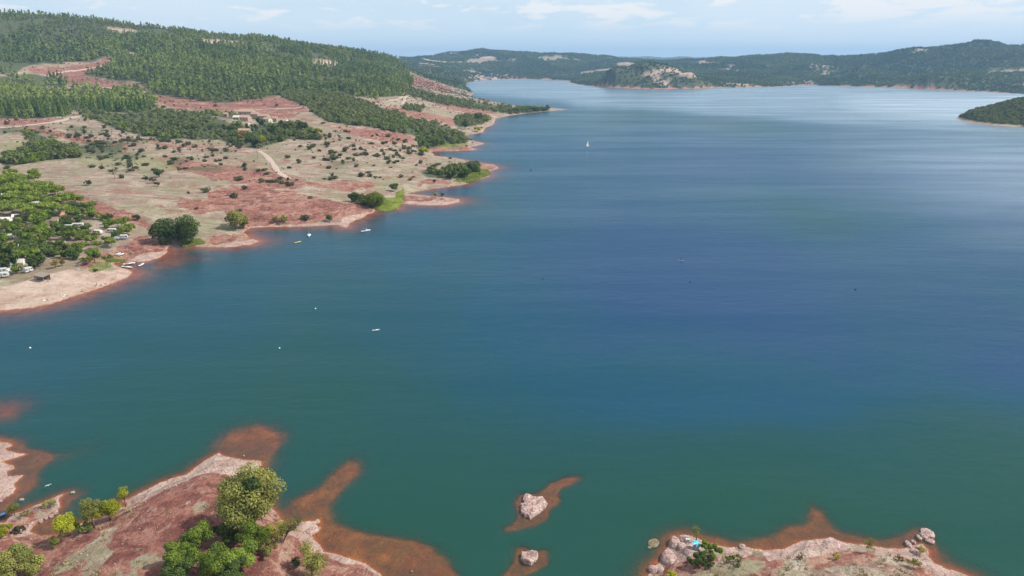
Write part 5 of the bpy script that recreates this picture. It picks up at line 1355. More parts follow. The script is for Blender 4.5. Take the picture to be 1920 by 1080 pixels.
for k, (px, py, h_, r_x, mt, lb) in enumerate([
    (472, 276, 13, 11, 'dkgreen', 'big dark round tree below the hamlet'), (492, 276, 12, 8, 'yellow', 'yellow green tree right of the big dark round tree'), (452, 268, 12, 9, 'autumn', 'orange tinted tree left of the big dark round tree'),
    (510, 250, 12, 9, 'green', 'bright green tree in the hamlet garden'), (540, 246, 12, 9, 'olive', 'olive coloured tree right of the hamlet garden'), (565, 246, 13, 11, 'dkgreen', 'large dark tree at the right end of the hamlet'),
    (595, 252, 7, 9, 'yellow', 'low yellow green tree right of the hamlet'), (570, 256, 7, 8, 'olive', 'low pale olive tree in front of the large dark hamlet tree'), (430, 250, 11, 12, 'dkgreen', 'dark grey green tree left of the hamlet'),
    (405, 222, 11, 9, 'olive', 'yellowish tree on the slope left of the hamlet roofs'), (528, 242, 10, 7, 'dkgreen', 'dark tree below the white walled house'), (488, 238, 11, 8, 'dkgreen', 'dark tree below the long hamlet roofs'), (448, 240, 10, 8, 'green', 'green tree below the left hamlet house'),
    (898, 226, 13, 9, 'dkgreen', 'dark tree on the far shore bend'), (872, 243, 16, 6, 'dkgreen', 'upright dark tree on the inlet shore'), (915, 228, 9, 9, 'yellow', 'yellow green tree right of the dark tree on the far shore bend'), (895, 247, 8, 8, 'yellow', 'yellow green bush tree by the second small bay')]):
    T1('tree', px, py, h_, r_x * .75, 1000, 1.35, mt, lb, 120 + k, m=9)
for k, (px, py) in enumerate([(473.5, 252), (480.5, 249), (464.5, 248)]):
    T1('cypress', px, py, 15 - 2 * k, 1.7, 500, .9, 'dkgreen', ['tallest dark cypress in the hamlet garden', 'middle dark cypress at the right in the hamlet garden', 'shortest dark cypress at the left in the hamlet garden'][k], 150 + k, 'cypress', zc=.5, rz=.46, lr=.5, m=14, shell=.3)
# trees along the thin far point
for k in range(22):
    px = 955 + k * 3.6 + rnd.uniform(-1, 1); py = 213.2 - (px - 955) * .075 + rnd.uniform(-3, .5)
    if px > 1030: continue
    T1('tree', px, py, rnd.uniform(7, 12), rnd.uniform(4, 6.5), 150, 2.0, rnd.choice(['green', 'olive', 'dkgreen']), 'tree in the row along the thin far point of land', 160 + k, group='trees on the thin far point', m=5)

# ------------------------------------------------------------------ campsite
CAMP = [(0, 352), (30, 346), (72, 350), (76, 364), (104, 371), (120, 392), (150, 402), (200, 420), (246, 432), (251, 442), (215, 456), (190, 464), (160, 476), (110, 490), (60, 508), (0, 524), (-120, 560), (-120, 360)]
camp_spots = []
def caravan(px, py, rz, L_=5.6, label=''):
    root = empty('caravan')
    w_, h_ = 2.3, 2.3
    mb = MB(); prof = [(-L_ / 2, .45), (L_ / 2 - .2, .45), (L_ / 2, 1.1), (L_ / 2 - .45, 2.35), (-L_ / 2 + .3, 2.6), (-L_ / 2, 1.9)]
    mb.loft([[(x_, s * w_ / 2, z_) for x_, z_ in prof] for s in (-1, 1)])
    mb.build('body', M_caravan, root, bevel=.12)
    for s in (-1, 1):
        wm = MB(); wm.tube([(0, s * (w_ / 2 - .1), .35), (0, s * (w_ / 2 + .06), .35)], .34, 12); wm.build('wheel', M_dark, root)
        for xo in (-1.5, 1.2):
            gm = MB(); gm.box((xo, s * (w_ / 2 + .012), 1.65), (1.1, .03, .55)); gm.build('window', M_glass, root)
    dm = MB(); dm.box((-.2, -w_ / 2 - .015, 1.35), (.65, .04, 1.7)); dm.build('door', M_grey, root)
    hm = MB(); hm.tube([(L_ / 2, 0, .5), (L_ / 2 + 1.0, 0, .5)], .06, 6); hm.build('drawbar', M_grey, root)
    p = hit(px, py); root.location = (p.x, p.y, p.z - .05); root.rotation_euler = (0, 0, rz); tag(root, label, 'caravan'); camp_spots.append((p.x, p.y)); return root
def ridge_tent(px, py, rz, a, b, h_, mat, label, name='tent'):
    root = empty(name)
    mb = MB(); mb.add([(-a, -b, 0), (a, -b, 0), (a, b, 0), (-a, b, 0), (-a * .9, 0, h_), (a * .9, 0, h_), (-a, -b * .95, h_ * .38), (a, -b * .95, h_ * .38), (a, b * .95, h_ * .38), (-a, b * .95, h_ * .38)],
           [(0, 1, 7, 6), (6, 7, 5, 4), (2, 3, 9, 8), (8, 9, 4, 5), (1, 2, 8, 5, 7), (3, 0, 6, 4, 9)])
    mb.build('canopy', mat, root)
    d = MB(); d.add([(a + .02, -b * .4, .05), (a + .02, b * .4, .05), (a * .95 + .02, 0, h_ * .75)], [(0, 1, 2)]); d.build('door_flap', M_grey, root)
    for s in (-1, 1):
        pm_ = MB(); pm_.tube([(s * a * .97, 0, 0), (s * a * .9, 0, h_ + .15)], .04, 5); pm_.build('pole', M_alu, root)
    p = hit(px, py); root.location = (p.x, p.y, p.z - .05); root.rotation_euler = (0, 0, rz); tag(root, label, 'tent'); camp_spots.append((p.x, p.y)); return root
def tunnel_tent(px, py, rz, L_, rad, mat, label):
    root = empty('tunnel_tent'); K = 10
    mb = MB(); mb.loft([[(x_, rad * s_ * math.cos(math.pi * k / K), rad * .95 * s_ * math.sin(math.pi * k / K)) for k in range(K + 1)] for x_, s_ in ((-L_ / 2, .55), (-L_ / 2 + .7, .92), (0, 1), (L_ / 2 - .3, 1), (L_ / 2, .9))], cap=True)
    mb.build('shell', mat, root, smooth=False)
    d = MB(); d.loft([[(L_ / 2 + .02, rad * .6 * math.cos(math.pi * k / K), rad * .62 * math.sin(math.pi * k / K) + .03) for k in range(K + 1)], [(L_ / 2 + .05, rad * .6 * math.cos(math.pi * k / K), rad * .62 * math.sin(math.pi * k / K) + .03) for k in range(K + 1)]]); d.build('door', M_grey, root)
    for x_ in (-L_ / 4, L_ / 6):
        hm = MB(); hm.tube([(x_, rad * 1.02 * math.cos(math.pi * k / K), rad * .97 * math.sin(math.pi * k / K)) for k in range(K + 1)], .035, 5); hm.build('hoop', M_grey, root)
    p = hit(px, py); root.location = (p.x, p.y, p.z - .05); root.rotation_euler = (0, 0, rz); tag(root, label, 'tent'); camp_spots.append((p.x, p.y)); return root
def pavilion(px, py, rz, a, h_, mat, label, wallmat=None):
    root = empty('pavilion_tent')
    mb = MB(); mb.box((0, 0, h_ * .62 + .02), (a * 2.1, a * 2.1, .16)); mb.add([(-a * 1.05, -a * 1.05, h_ * .7), (a * 1.05, -a * 1.05, h_ * .7), (a * 1.05, a * 1.05, h_ * .7), (-a * 1.05, a * 1.05, h_ * .7), (0, 0, h_ * 1.15)], [(0, 1, 4), (1, 2, 4), (2, 3, 4), (3, 0, 4), (3, 2, 1, 0)])
    mb.build('canopy', mat, root)
    for sx in (-1, 1):
        for sy in (-1, 1):
            q = MB(); q.tube([(sx * a, sy * a, 0), (sx * a, sy * a, h_ * .62)], .06, 6); q.build('leg', M_alu, root)
    if wallmat:
        q = MB(); q.box((0, 0, h_ * .3), (a * 1.8, a * 1.8, h_ * .58)); q.build('wall', wallmat, root)
    p = hit(px, py); root.location = (p.x, p.y, p.z - .05); root.rotation_euler = (0, 0, rz); tag(root, label, 'tent'); camp_spots.append((p.x, p.y)); return root
caravan(147, 426, .3, 6.2, 'largest white caravan near the middle of the campsite')
caravan(129, 429, .1, 4.8, 'white caravan left below the largest caravan')
caravan(19, 447, 1.9, 5.0, 'white caravan seen end on near the left edge')
caravan(184, 439, -.1, 5.0, 'white caravan among the trees right of the campsite middle')
caravan(211, 436, .2, 4.4, 'white caravan at the upper right end of the campsite')
caravan(53, 510, 1.3, 4.2, 'small white caravan at the edge of the trees above the beach')
caravan(3, 512, .6, 5.4, 'large white caravan cut by the left edge above the beach')
caravan(5, 520, .5, 5.6, 'lower white caravan cut by the left edge near the beach')
caravan(30, 508, .3, 4.2, 'white caravan between the small trees above the beach')
caravan(233, 448, .4, 4.2, 'low white caravan at the right tip of the campsite')
tunnel_tent(96, 440, -.5, 6.5, 2.1, M_canvas, 'big white tunnel tent with grey end in the middle of the campsite')
ridge_tent(17, 386, .2, 2.8, 1.8, 2.6, M_cream, 'pale ridge tent at the left among the upper pines')
ridge_tent(5, 366, .1, 3.0, 2.0, 2.4, M_canvas, 'white awning tent at the left edge under the topmost pines')
ridge_tent(11, 415, .2, 2.8, 2.0, 2.6, M_canvas, 'white ridge tent near the left edge below the pale one')
ridge_tent(31, 408, .4, 2.4, 1.6, 2.3, M_canvas, 'small white tent, left one of the close pair')
ridge_tent(37, 411, .2, 2.4, 1.6, 2.2, M_canvas, 'small white tent, right one of the close pair')
ridge_tent(70, 384, .1, 3.2, 1.8, 2.4, M_cream, 'long cream tent roof between the upper pines')
ridge_tent(67, 368, .1, 2.2, 1.6, 2.2, M_cream, 'small cream tent behind the uppermost pines')
ridge_tent(106, 416, -.5, 3.4, 2.2, 2.8, M_tan, 'tan ridge tent left of the orange pavilion')
ridge_tent(159, 409, .5, 2.8, 2.0, 2.8, M_tan, 'tan tent at the upper right of the campsite')
ridge_tent(126, 405, .1, 3.4, 2.0, 2.4, M_orange, 'orange tent right of the pavilion')
ridge_tent(72, 404, .2, 2.4, 1.6, 2.2, M_canvas, 'white tent left of the orange pavilion')
ridge_tent(118, 459, .2, 1.6, 1.2, 1.9, M_canvas, 'small white tent below the big tunnel tent')
ridge_tent(145, 462, .2, 1.4, 1.1, 1.8, M_canvas, 'small white tent near the lower trees')
ridge_tent(34, 462, .2, 1.6, 1.2, 1.9, M_canvas, 'small white tent at the lower left of the campsite')
ridge_tent(71, 474, .9, 1.9, 1.4, 2.2, M_canvas, 'white tent between the lower green trees')
ridge_tent(32, 494, .0, 4.4, 2.0, 2.6, M_cream, 'long beige awning above the beach')
ridge_tent(8, 498, .1, 4.6, 3.0, 3.0, M_grey, 'dark grey tent roof at the left edge above the beach')
ridge_tent(17, 510, .4, 1.5, 1.1, 1.8, M_canvas, 'little white tent between two caravans above the beach')
pavilion(108, 402, .3, 2.4, 3.2, M_cream, 'pavilion tent with cream roof and orange walls', M_orange)
pavilion(218, 452, .2, 1.8, 2.6, M_grey, 'grey awning at the lower right of the campsite')
# parked cars
def car(px, py, rz, mat, label):
    root = empty('parked_car'); L_, w_ = 4.2, 1.75
    prof = [(-2.1, .35), (2.1, .35), (2.1, .75), (1.35, .95), (.75, 1.42), (-1.1, 1.45), (-1.75, 1.0), (-2.1, .95)]
    mb = MB(); mb.loft([[(x_, s * w_ / 2 * (.86 if z_ > 1.2 else 1), z_) for x_, z_ in prof] for s in (-1, 1)]); mb.build('body', mat, root, bevel=.06)
    gm = MB(); gm.loft([[(x_, s * (w_ / 2 * .93 + .03), z_) for x_, z_ in [(1.1, 1.0), (.68, 1.34), (-1.05, 1.36), (-1.5, 1.02)]] for s in (-1, 1)]); gm.build('window', M_glass, root)
    for sx in (-1.3, 1.3):
        for s in (-1, 1):
            wm = MB(); wm.tube([(sx, s * (w_ / 2 - .15), .33), (sx, s * (w_ / 2 + .02), .33)], .33, 12); wm.build('wheel', M_dark, root)
    p = hit(px, py); root.location = (p.x, p.y, p.z - .02); root.rotation_euler = (0, 0, rz); tag(root, label, 'car'); return root
car(505.5, 256, .2, M_dark, 'dark car parked below the hamlet garden')
car(225, 449, .3, M_grey, 'grey car parked at the right tip of the campsite')
# campsite trees
specs = []
for i in range(4): specs.append(('umbrella_pine', make_tree('t', 'umbrella_pine', 300 + i, 7.0, 5.2, 5.2, 1100, .72, m=20, zc=.70, rz=.17, lr=.62, mat='ump', shell=.5)))
for i in range(3): specs.append(('campsite_tree', make_tree('t', 'campsite_tree', 310 + i, 6.4, 4.5, 4.5, 1000, .7, m=12, zc=.52, rz=.36, mat='green')))
for i in range(3): specs.append(('campsite_tree', make_tree('t', 'campsite_tree', 315 + i, 6.8, 4.8, 4.8, 1000, .7, m=12, zc=.50, rz=.38, mat='dkgreen')))
specs.append(('campsite_tree', make_tree('t', 'campsite_tree', 320, 6.0, 4.2, 4.2, 800, .7, m=10, zc=.50, rz=.38, mat='olive')))
cpoly = np.array(CAMP, float); got = []; used_ = set(); cs = np.array(camp_spots)
tries = 0
rt = random.Random(5)
while tries < 6000 and len(got) < 190:
    tries += 1
    u_ = rt.uniform(-40, 252); v_ = rt.uniform(350, 524)
    if not inside(cpoly, np.array([u_]), np.array([v_]))[0]: continue
    x_, y_ = at_z(u_, v_, 5 if v_ < 480 else 3); x_, y_ = float(x_), float(y_)
    if rt.random() > (0.35 + 0.65 * (math.hypot(x_, y_) / 560)): continue
    if any((x_ - a) ** 2 + (y_ - b) ** 2 < 5.2 ** 2 for a, b in got): continue
    dx_, dy_ = cs[:, 0] - x_, cs[:, 1] - y_; dd = np.hypot(dx_, dy_); rr0 = math.hypot(x_, y_)
    ahead = (dx_ * x_ + dy_ * y_) / rr0; lat = np.abs(dx_ * y_ - dy_ * x_) / rr0
    if v_ > 492: ahead = ahead * 2.2
    if ((dd < 4.2) | ((ahead > 0) & (ahead < 7.5) & (lat < 2.6))).any(): continue
    got.append((x_, y_))
    if v_ < 425 and u_ < 130 and rt.random() < .85: k = rt.randrange(4)
    elif u_ > 130 and rt.random() < .35: k = rt.randrange(4)
    else: k = 4 + rt.randrange(7)
    nm, proto = specs[k]
    o = proto if k not in used_ else copy_tree(proto); used_.add(k)
    zz = float(zfun(x_, y_)); s_ = rt.uniform(.75, 1.15) * (.85 if u_ > 150 else 1)
    o.location = (x_, y_, zz - .05); o.rotation_euler = (0, 0, rt.random() * 6); o.scale = (s_, s_, s_ * rt.uniform(.9, 1.1))
    if k < 4: tag(o, ('flat topped umbrella pine in the topmost rows of the campsite' if v_ < 378 else 'flat topped umbrella pine at the left edge of the upper campsite' if u_ < 50 else 'flat topped umbrella pine around the orange pavilion in the upper campsite') if u_ < 130 else 'flat topped umbrella pine in the right part of the campsite', 'pine tree', 'umbrella pines of the campsite')
    elif v_ > 470: tag(o, 'leafy green tree in the lower row of the campsite towards the beach', 'tree', 'leafy trees of the campsite')
    elif u_ > 130: tag(o, 'leafy green tree in the right part of the campsite', 'tree', 'leafy trees of the campsite')
    else: tag(o, 'leafy green tree in the middle of the campsite', 'tree', 'leafy trees of the campsite')
for k, (nm, proto) in enumerate(specs):
    if k not in used_:
        for ch in list(proto.children): bpy.data.objects.remove(ch)
        bpy.data.objects.remove(proto)

# ------------------------------------------------------------------ hamlet and huts
def house(px, py, w_, d_, h_, rz, label, wall=None, roofm=None, rise=.28, nwin=3, chim=True, name='stone_house', flat_=False):
    h_ += 1.0; root = empty(name); wall = wall or M_stonew; roofm = roofm or M_tile
    mb = MB(); mb.box((0, 0, h_ / 2 - 1), (w_, d_, h_ + 2)); 
    rh = d_ * rise
    if not flat_: mb.add([(-w_ / 2 + .003, -d_ / 2 + .003, h_ + .001), (-w_ / 2 + .003, d_ / 2 - .003, h_ + .001), (-w_ / 2 + .003, 0, h_ + rh - .1), (w_ / 2 - .003, -d_ / 2 + .003, h_ + .001), (w_ / 2 - .003, d_ / 2 - .003, h_ + .001), (w_ / 2 - .003, 0, h_ + rh - .1)], [(0, 2, 1), (3, 4, 5), (0, 1, 4, 3), (0, 3, 5, 2), (1, 2, 5, 4)])
    mb.build('wall', wall, root)
    r_ = MB(); ov = .5
    if flat_: r_.box((0, 0, h_ + .14), (w_ + .5, d_ + .5, .24))
    else:
        a, b = w_ / 2 + ov, d_ / 2 + ov; z0 = h_ - ov * rise * 2
        for s in (-1, 1):
            r_.add([(-a, s * b, z0 + .05), (a, s * b, z0 + .05), (a, 0, h_ + rh + .05), (-a, 0, h_ + rh + .05), (-a, s * b, z0 + .3), (a, s * b, z0 + .3), (a, 0, h_ + rh + .32), (-a, 0, h_ + rh + .32)],
                   [(0, 1, 2, 3), (4, 5, 6, 7), (0, 1, 5, 4), (1, 2, 6, 5), (3, 0, 4, 7)])
    rf = r_.build('roof', roofm, root)
    if chim and not flat_:
        c = MB(); c.box((w_ * .28, d_ * .12, h_ + rh + .3), (.9, .7, 1.6)); c.box((w_ * .28, d_ * .12, h_ + rh + 1.15), (1.1, .9, .14)); c.build('chimney', wall, rf)
    for i in range(nwin):
        xo = -w_ / 2 + w_ * (i + .5) / nwin
        f = MB(); f.box((xo, -d_ / 2 - .03, h_ * .6), (1.2, .1, 1.4)); fo = f.build('window', M_wood, root)
        g_ = MB(); g_.box((xo, -d_ / 2 - .09, h_ * .6), (.95, .04, 1.15)); g_.build('pane', M_glass, fo)
    f = MB(); f.box((w_ / 2 + .03, 0, h_ * .6), (.1, 1.1, 1.3)); fo = f.build('window', M_wood, root)
    g_ = MB(); g_.box((w_ / 2 + .09, 0, h_ * .6), (.04, .9, 1.05)); g_.build('pane', M_glass, fo)
    dm = MB(); dm.box((w_ * .12, -d_ / 2 - .05, 1.05), (1.1, .12, 2.1)); dm.build('door', M_wood, root)
    p = hit(px, py); root.location = (p.x, p.y, p.z); root.rotation_euler = (0, 0, rz); tag(root, label, 'house'); return root
house(464, 218, 20, 11, 5.5, -.15, 'largest house of the hamlet with a broad tiled roof')
house(481, 222, 11, 9, 5.0, -.35, 'tiled house between the largest house and the long low one')
house(496, 224, 15, 8, 3.8, -.35, 'long low tiled house in the middle of the hamlet')
house(503, 233, 9, 7, 5.5, -.45, 'tall narrow stone house with a pale right wall', M_plaster)
house(533, 234, 11, 8, 4.2, -.35, 'white walled house at the right end of the hamlet', M_white, nwin=2)
house(517, 228, 7, 6, 3.4, -.3, 'small tiled house between the narrow house and the white walled one', nwin=2)
house(461, 227, 12, 9, 4.0, -.2, 'tiled house in front of the largest one')
house(445, 226, 8, 7, 3.4, -.1, 'small house with a pale roof at the left end of the hamlet', M_stonew, M_plaster, nwin=2)
house(466.5, 240, 4, 5, 5.0, -.5, 'slender pale walled tower house among the hamlet trees', M_plaster, nwin=1, chim=False)
house(460, 250, 14, 6, 2.6, -.1, 'low pink walled house behind the cypresses', M_plaster, nwin=3, chim=False)
house(424, 219, 5, 5, 3, 0, 'tiny tiled hut left of the hamlet', nwin=1, chim=False)
house(443, 231, 10, 4, 2.4, 0, 'flat roofed pale shed below the left hamlet house', M_plaster, M_plaster, flat_=True, nwin=2, name='shed')
house(912, 147.5, 60, 20, 9, 0, 'pale long building on the farthest shore', M_plaster, M_plaster, flat_=True, nwin=5, name='building')
# beach hut: open shelter with a plank roof
root = empty('beach_hut')
mb = MB(); mb.add([(-3.3, -1.9, 2.35), (3.3, -1.9, 2.15), (3.3, 2.1, 2.75), (-3.3, 2.1, 2.95), (-3.3, -1.9, 2.5), (3.3, -1.9, 2.3), (3.3, 2.1, 2.9), (-3.3, 2.1, 3.1)], [(3, 2, 1, 0), (4, 5, 6, 7), (0, 1, 5, 4), (1, 2, 6, 5), (2, 3, 7, 6), (3, 0, 4, 7)]); mb.build('roof', M_wood, root)
for sx in (-3, 0, 3):
    q = MB(); q.tube([(sx, -1.6, -.4), (sx, -1.6, 2.3)], .09, 6); q.build('post', M_wood, root)
q = MB(); q.box((0, 1.7, 1.2), (6.2, .12, 2.7)); q.build('back_wall', M_wood, root)
q = MB(); q.box((-3.05, 0, 1.1), (.12, 3.2, 2.4)); q.build('side_wall', M_plaster, root)
q = MB(); q.box((0, -1.0, .9), (4.6, .5, .08)); q.box((-1.9, -1.0, .45), (.1, .4, .85)); q.box((1.9, -1.0, .45), (.1, .4, .85)); q.build('counter', M_wood, root)
p = hit(80, 525); root.location = p; root.rotation_euler = (0, 0, -.35); tag(root, 'open wooden beach hut with a grey plank roof on the sand', 'beach hut')
# poles
def pole(px, py, h_, label):
    root = empty('utility_pole')
    q = MB(); q.tube([(0, 0, -.5), (0, 0, h_)], [.28, .18], 8); q.build('post', M_wood, root)
    q = MB(); q.box((0, 0, h_ - 1.0), (2.4, .16, .16)); ca = q.build('crossarm', M_wood, root)
    for sx in (-1, 0, 1):
        q = MB(); q.tube([(sx, 0, h_ - .92), (sx, 0, h_ - .55)], .08, 6); q.build('insulator', M_grey, ca)
    root.location = hit(px, py); tag(root, label, 'utility pole')
pole(483.5, 299, 14, 'pale utility pole beside the footpath below the hamlet')
pole(216, 337, 13, 'utility pole on the wide dry meadow')

# ------------------------------------------------------------------ boats
def hull_mb(L_, B, D, nose=.9, st=.75, inset=False):
    rings = []
    for i in range(11):
        t_ = i / 10
        w_ = B / 2 * (st + (1 - st) * min(1, t_ / .35)) if t_ < .35 else B / 2 * max(.02, (1 - ((t_ - .35) / .65) ** 2.2)) 
        sh = D * (0.85 + .35 * t_ * t_); kz = -D * .35 * (1 - .8 * t_ ** 3)
        rings.append([(-L_ / 2 + L_ * t_, w_ * math.cos(a) * (1 if abs(math.cos(a)) > .99 else .92), kz + (sh - kz) * (1 - math.sin(a)) ** .7) for a in [math.pi * k / 8 for k in range(9)]])
    mb = MB(); mb.loft(rings, cap=True, closed=True); return mb, rings
def deck_mb(rings, k=.9, dz=.02):
    mb = MB(); mb.loft([[(r[0][0] * .985, r[0][1] * k, r[0][2] + dz), (r[-1][0] * .985, r[-1][1] * k, r[-1][2] + dz), (r[-1][0] * .985, r[-1][1] * k, r[-1][2] + dz + .05), (r[0][0] * .985, r[0][1] * k, r[0][2] + dz + .05)] for r in rings]); return mb
def boat(name, pa, pb, label, cat, beam=None, mat=None, cabin=False, mast=0, sail=False, cock=True, paddler=False, group=None, D=None, dz=0, outb=False):
    A_, B_ = hit(*pa), hit(*pb); c = (A_ + B_) / 2; d = B_ - A_; L_ = max(math.hypot(d.x, d.y), 2.0); rz = math.atan2(d.y, d.x)
    root = empty(name, (c.x, c.y, c.z + dz), rz); mat = mat or M_white
    B = beam or L_ * .32; D = D or L_ * .09
    mb, rings = hull_mb(L_, B, D); mb.build('hull', mat, root, smooth=True)
    deck_mb(rings).build('deck', mat if mat != M_white else M_canvas, root)
    if cock:
        q = MB(); q.box((-L_ * .18, 0, D * .96 + .09), (L_ * .30, B * .5, .05)); q.build('cockpit', M_grey, root)
    if cabin:
        q = MB(); q.loft([[(-L_ * .02, -B * .3, D * 1.0), (-L_ * .02, B * .3, D), (-L_ * .02, B * .24, D + .55), (-L_ * .02, -B * .24, D + .55)], [(L_ * .26, -B * .2, D), (L_ * .26, B * .2, D), (L_ * .22, B * .14, D + .38), (L_ * .22, -B * .14, D + .38)]]); cb = q.build('cabin', M_white, root)
        q = MB(); q.box((L_ * .08, 0, D + .30), (L_ * .16, B * .56, .16)); q.build('window', M_glass, cb)
    if mast:
        q = MB(); q.tube([(L_ * .08, 0, D * .5), (L_ * .06, 0, mast)], [.07, .05], 6); q.build('mast', M_alu, root)
        q = MB(); q.tube([(L_ * .07, 0, D + 1.0), (-L_ * .36, 0, D + .95)], .05, 6); bo = q.build('boom', M_alu, root)
        q = MB(); q.tube([(-L_ * .02, 0, D + 1.1), (-L_ * .33, 0, D + 1.06)], [.14, .09], 7); q.build('furled_sail', M_navy, bo)
        for e in ((L_ * .48, 0), (-L_ * .48, 0), (L_ * .05, B * .45), (L_ * .05, -B * .45)):
            q = MB(); q.tube([(e[0], e[1], D * 1.1), (L_ * .06, 0, mast * .95)], .012, 3, cap=False); q.build('stay', M_grey, root)
    if outb:
        q = MB(); q.box((-L_ * .5 - .15, 0, D * .9), (.3, .3, .7)); q.build('outboard_motor', M_grey, root)
    if sail:
        q = MB(); q.tube([(L_ * .12, 0, 0), (L_ * .10, 0, sail)], .06, 6); q.build('mast', M_alu, root)
        q = MB(); f_ = [(L_ * .09, 0, .9), (-L_ * .40, .35, .9), (-L_ * .2, .32, sail * .5), (L_ * .08, 0, sail * .97)]; q.add(f_ + [(a, b + .03, c__) for a, b, c__ in f_], [(0, 1, 2, 3), (7, 6, 5, 4), (0, 1, 5, 4), (1, 2, 6, 5), (2, 3, 7, 6)]); q.build('mainsail', M_canvas, root)
        q = MB(); f_ = [(L_ * .13, 0, .8), (L_ * .48, .1, .5), (L_ * .12, 0, sail * .8)]; q.add(f_ + [(a, b + .03, c__) for a, b, c__ in f_], [(0, 1, 2), (5, 4, 3), (0, 1, 4, 3), (1, 2, 5, 4)]); q.build('jib', M_orange, root)
    tag(root, label, cat, group); return root
boat('sailing_boat', (677.3, 435), (694.5, 432.2), 'white sailing yacht with cabin moored right of the red point', 'boat', cabin=True, mast=6.5, outb=True)
boat('sailing_boat', (580, 440), (579.3, 444.6), 'white sailing boat seen end on, moored below the red point', 'boat', beam=2.3, cabin=True, mast=6.5)
boat('rowing_boat', (552, 456.3), (564.5, 453.6), 'yellow open boat left of the end on sailing boat', 'boat', mat=M_yel, beam=1.3)
boat('kayak', (698.5, 620.4), (711.5, 618.9), 'white kayak alone in the middle of the left water', 'kayak', beam=.8, D=.28)
boat('sailing_dinghy', (1099.6, 274.8), (1104.4, 274.2), 'white sailed dinghy far out on the blue lake', 'boat', beam=1.8, D=.5, cock=False, sail=7.5)
boat('sailing_boat', (231, 497.5), (254, 494.5), 'white sailing boat with tall bare mast pulled up at the beach spit', 'boat', mast=9.0, dz=.25, D=.5)
boat('dinghy', (229, 500.6), (249, 503.4), 'long white dinghy lying in front of the masted boat', 'boat', dz=.1, D=.45, beam=1.7)
boat('dinghy', (260.5, 499.6), (270.5, 494.6), 'small white dinghy afloat right of the masted boat', 'boat', D=.4, beam=1.5)
boat('dinghy', (216, 479.0), (227, 475.6), 'white dinghy drawn up on the grass, left one of two', 'boat', D=.45, dz=.2, beam=1.5)
boat('dinghy', (221.5, 480.3), (232.5, 477.0), 'white dinghy drawn up on the grass, right one of two', 'boat', D=.45, dz=.2, beam=1.5)
boat('kayak', (-6, 972), (13.5, 962.5), 'bright blue kayak on the shore at the left edge', 'kayak', mat=MT_blue, beam=.85, D=.26, dz=.05)

# floats, board and swimmers
def buoy(px, py, mat, label, r_=.35, group=None):
    root = empty('buoy')
    q = MB(); q.loft([[(r_ * s_ * math.cos(a), r_ * s_ * math.sin(a), r_ * z_) for a in [2 * math.pi * k / 12 for k in range(12)]] for s_, z_ in ((.3, -.9), (.8, -.6), (1, 0), (.8, .6), (.35, .95))]); q.build('float', mat, root, smooth=True)
    q = MB(); q.tube([(0, 0, r_ * .8), (0, 0, r_ * 1.7)], [.06, .05], 6); q.build('ring_post', M_dark, root)
    p = hit(px, py); root.location = (p.x, p.y, .05); tag(root, label, 'buoy', group)
buoy(591.5, 579, M_white, 'white buoy between the moored boats and the white kayak')
buoy(524, 653, M_white, 'white buoy lower left of the white kayak', .3)
buoy(56.5, 652.5, M_white, 'white buoy near the left edge off the beach', .35)
buoy(1018, 523, M_dark, 'dark buoy leftmost of the three on the deep blue water', .42)
buoy(1294, 529, M_dark, 'dark buoy just below the paddleboarder', .42)
buoy(1604, 543, M_dark, 'dark buoy rightmost of the three on the deep blue water', .42)
buoy(995, 319, M_dark, 'dark buoy far out left of the lake middle', .8)

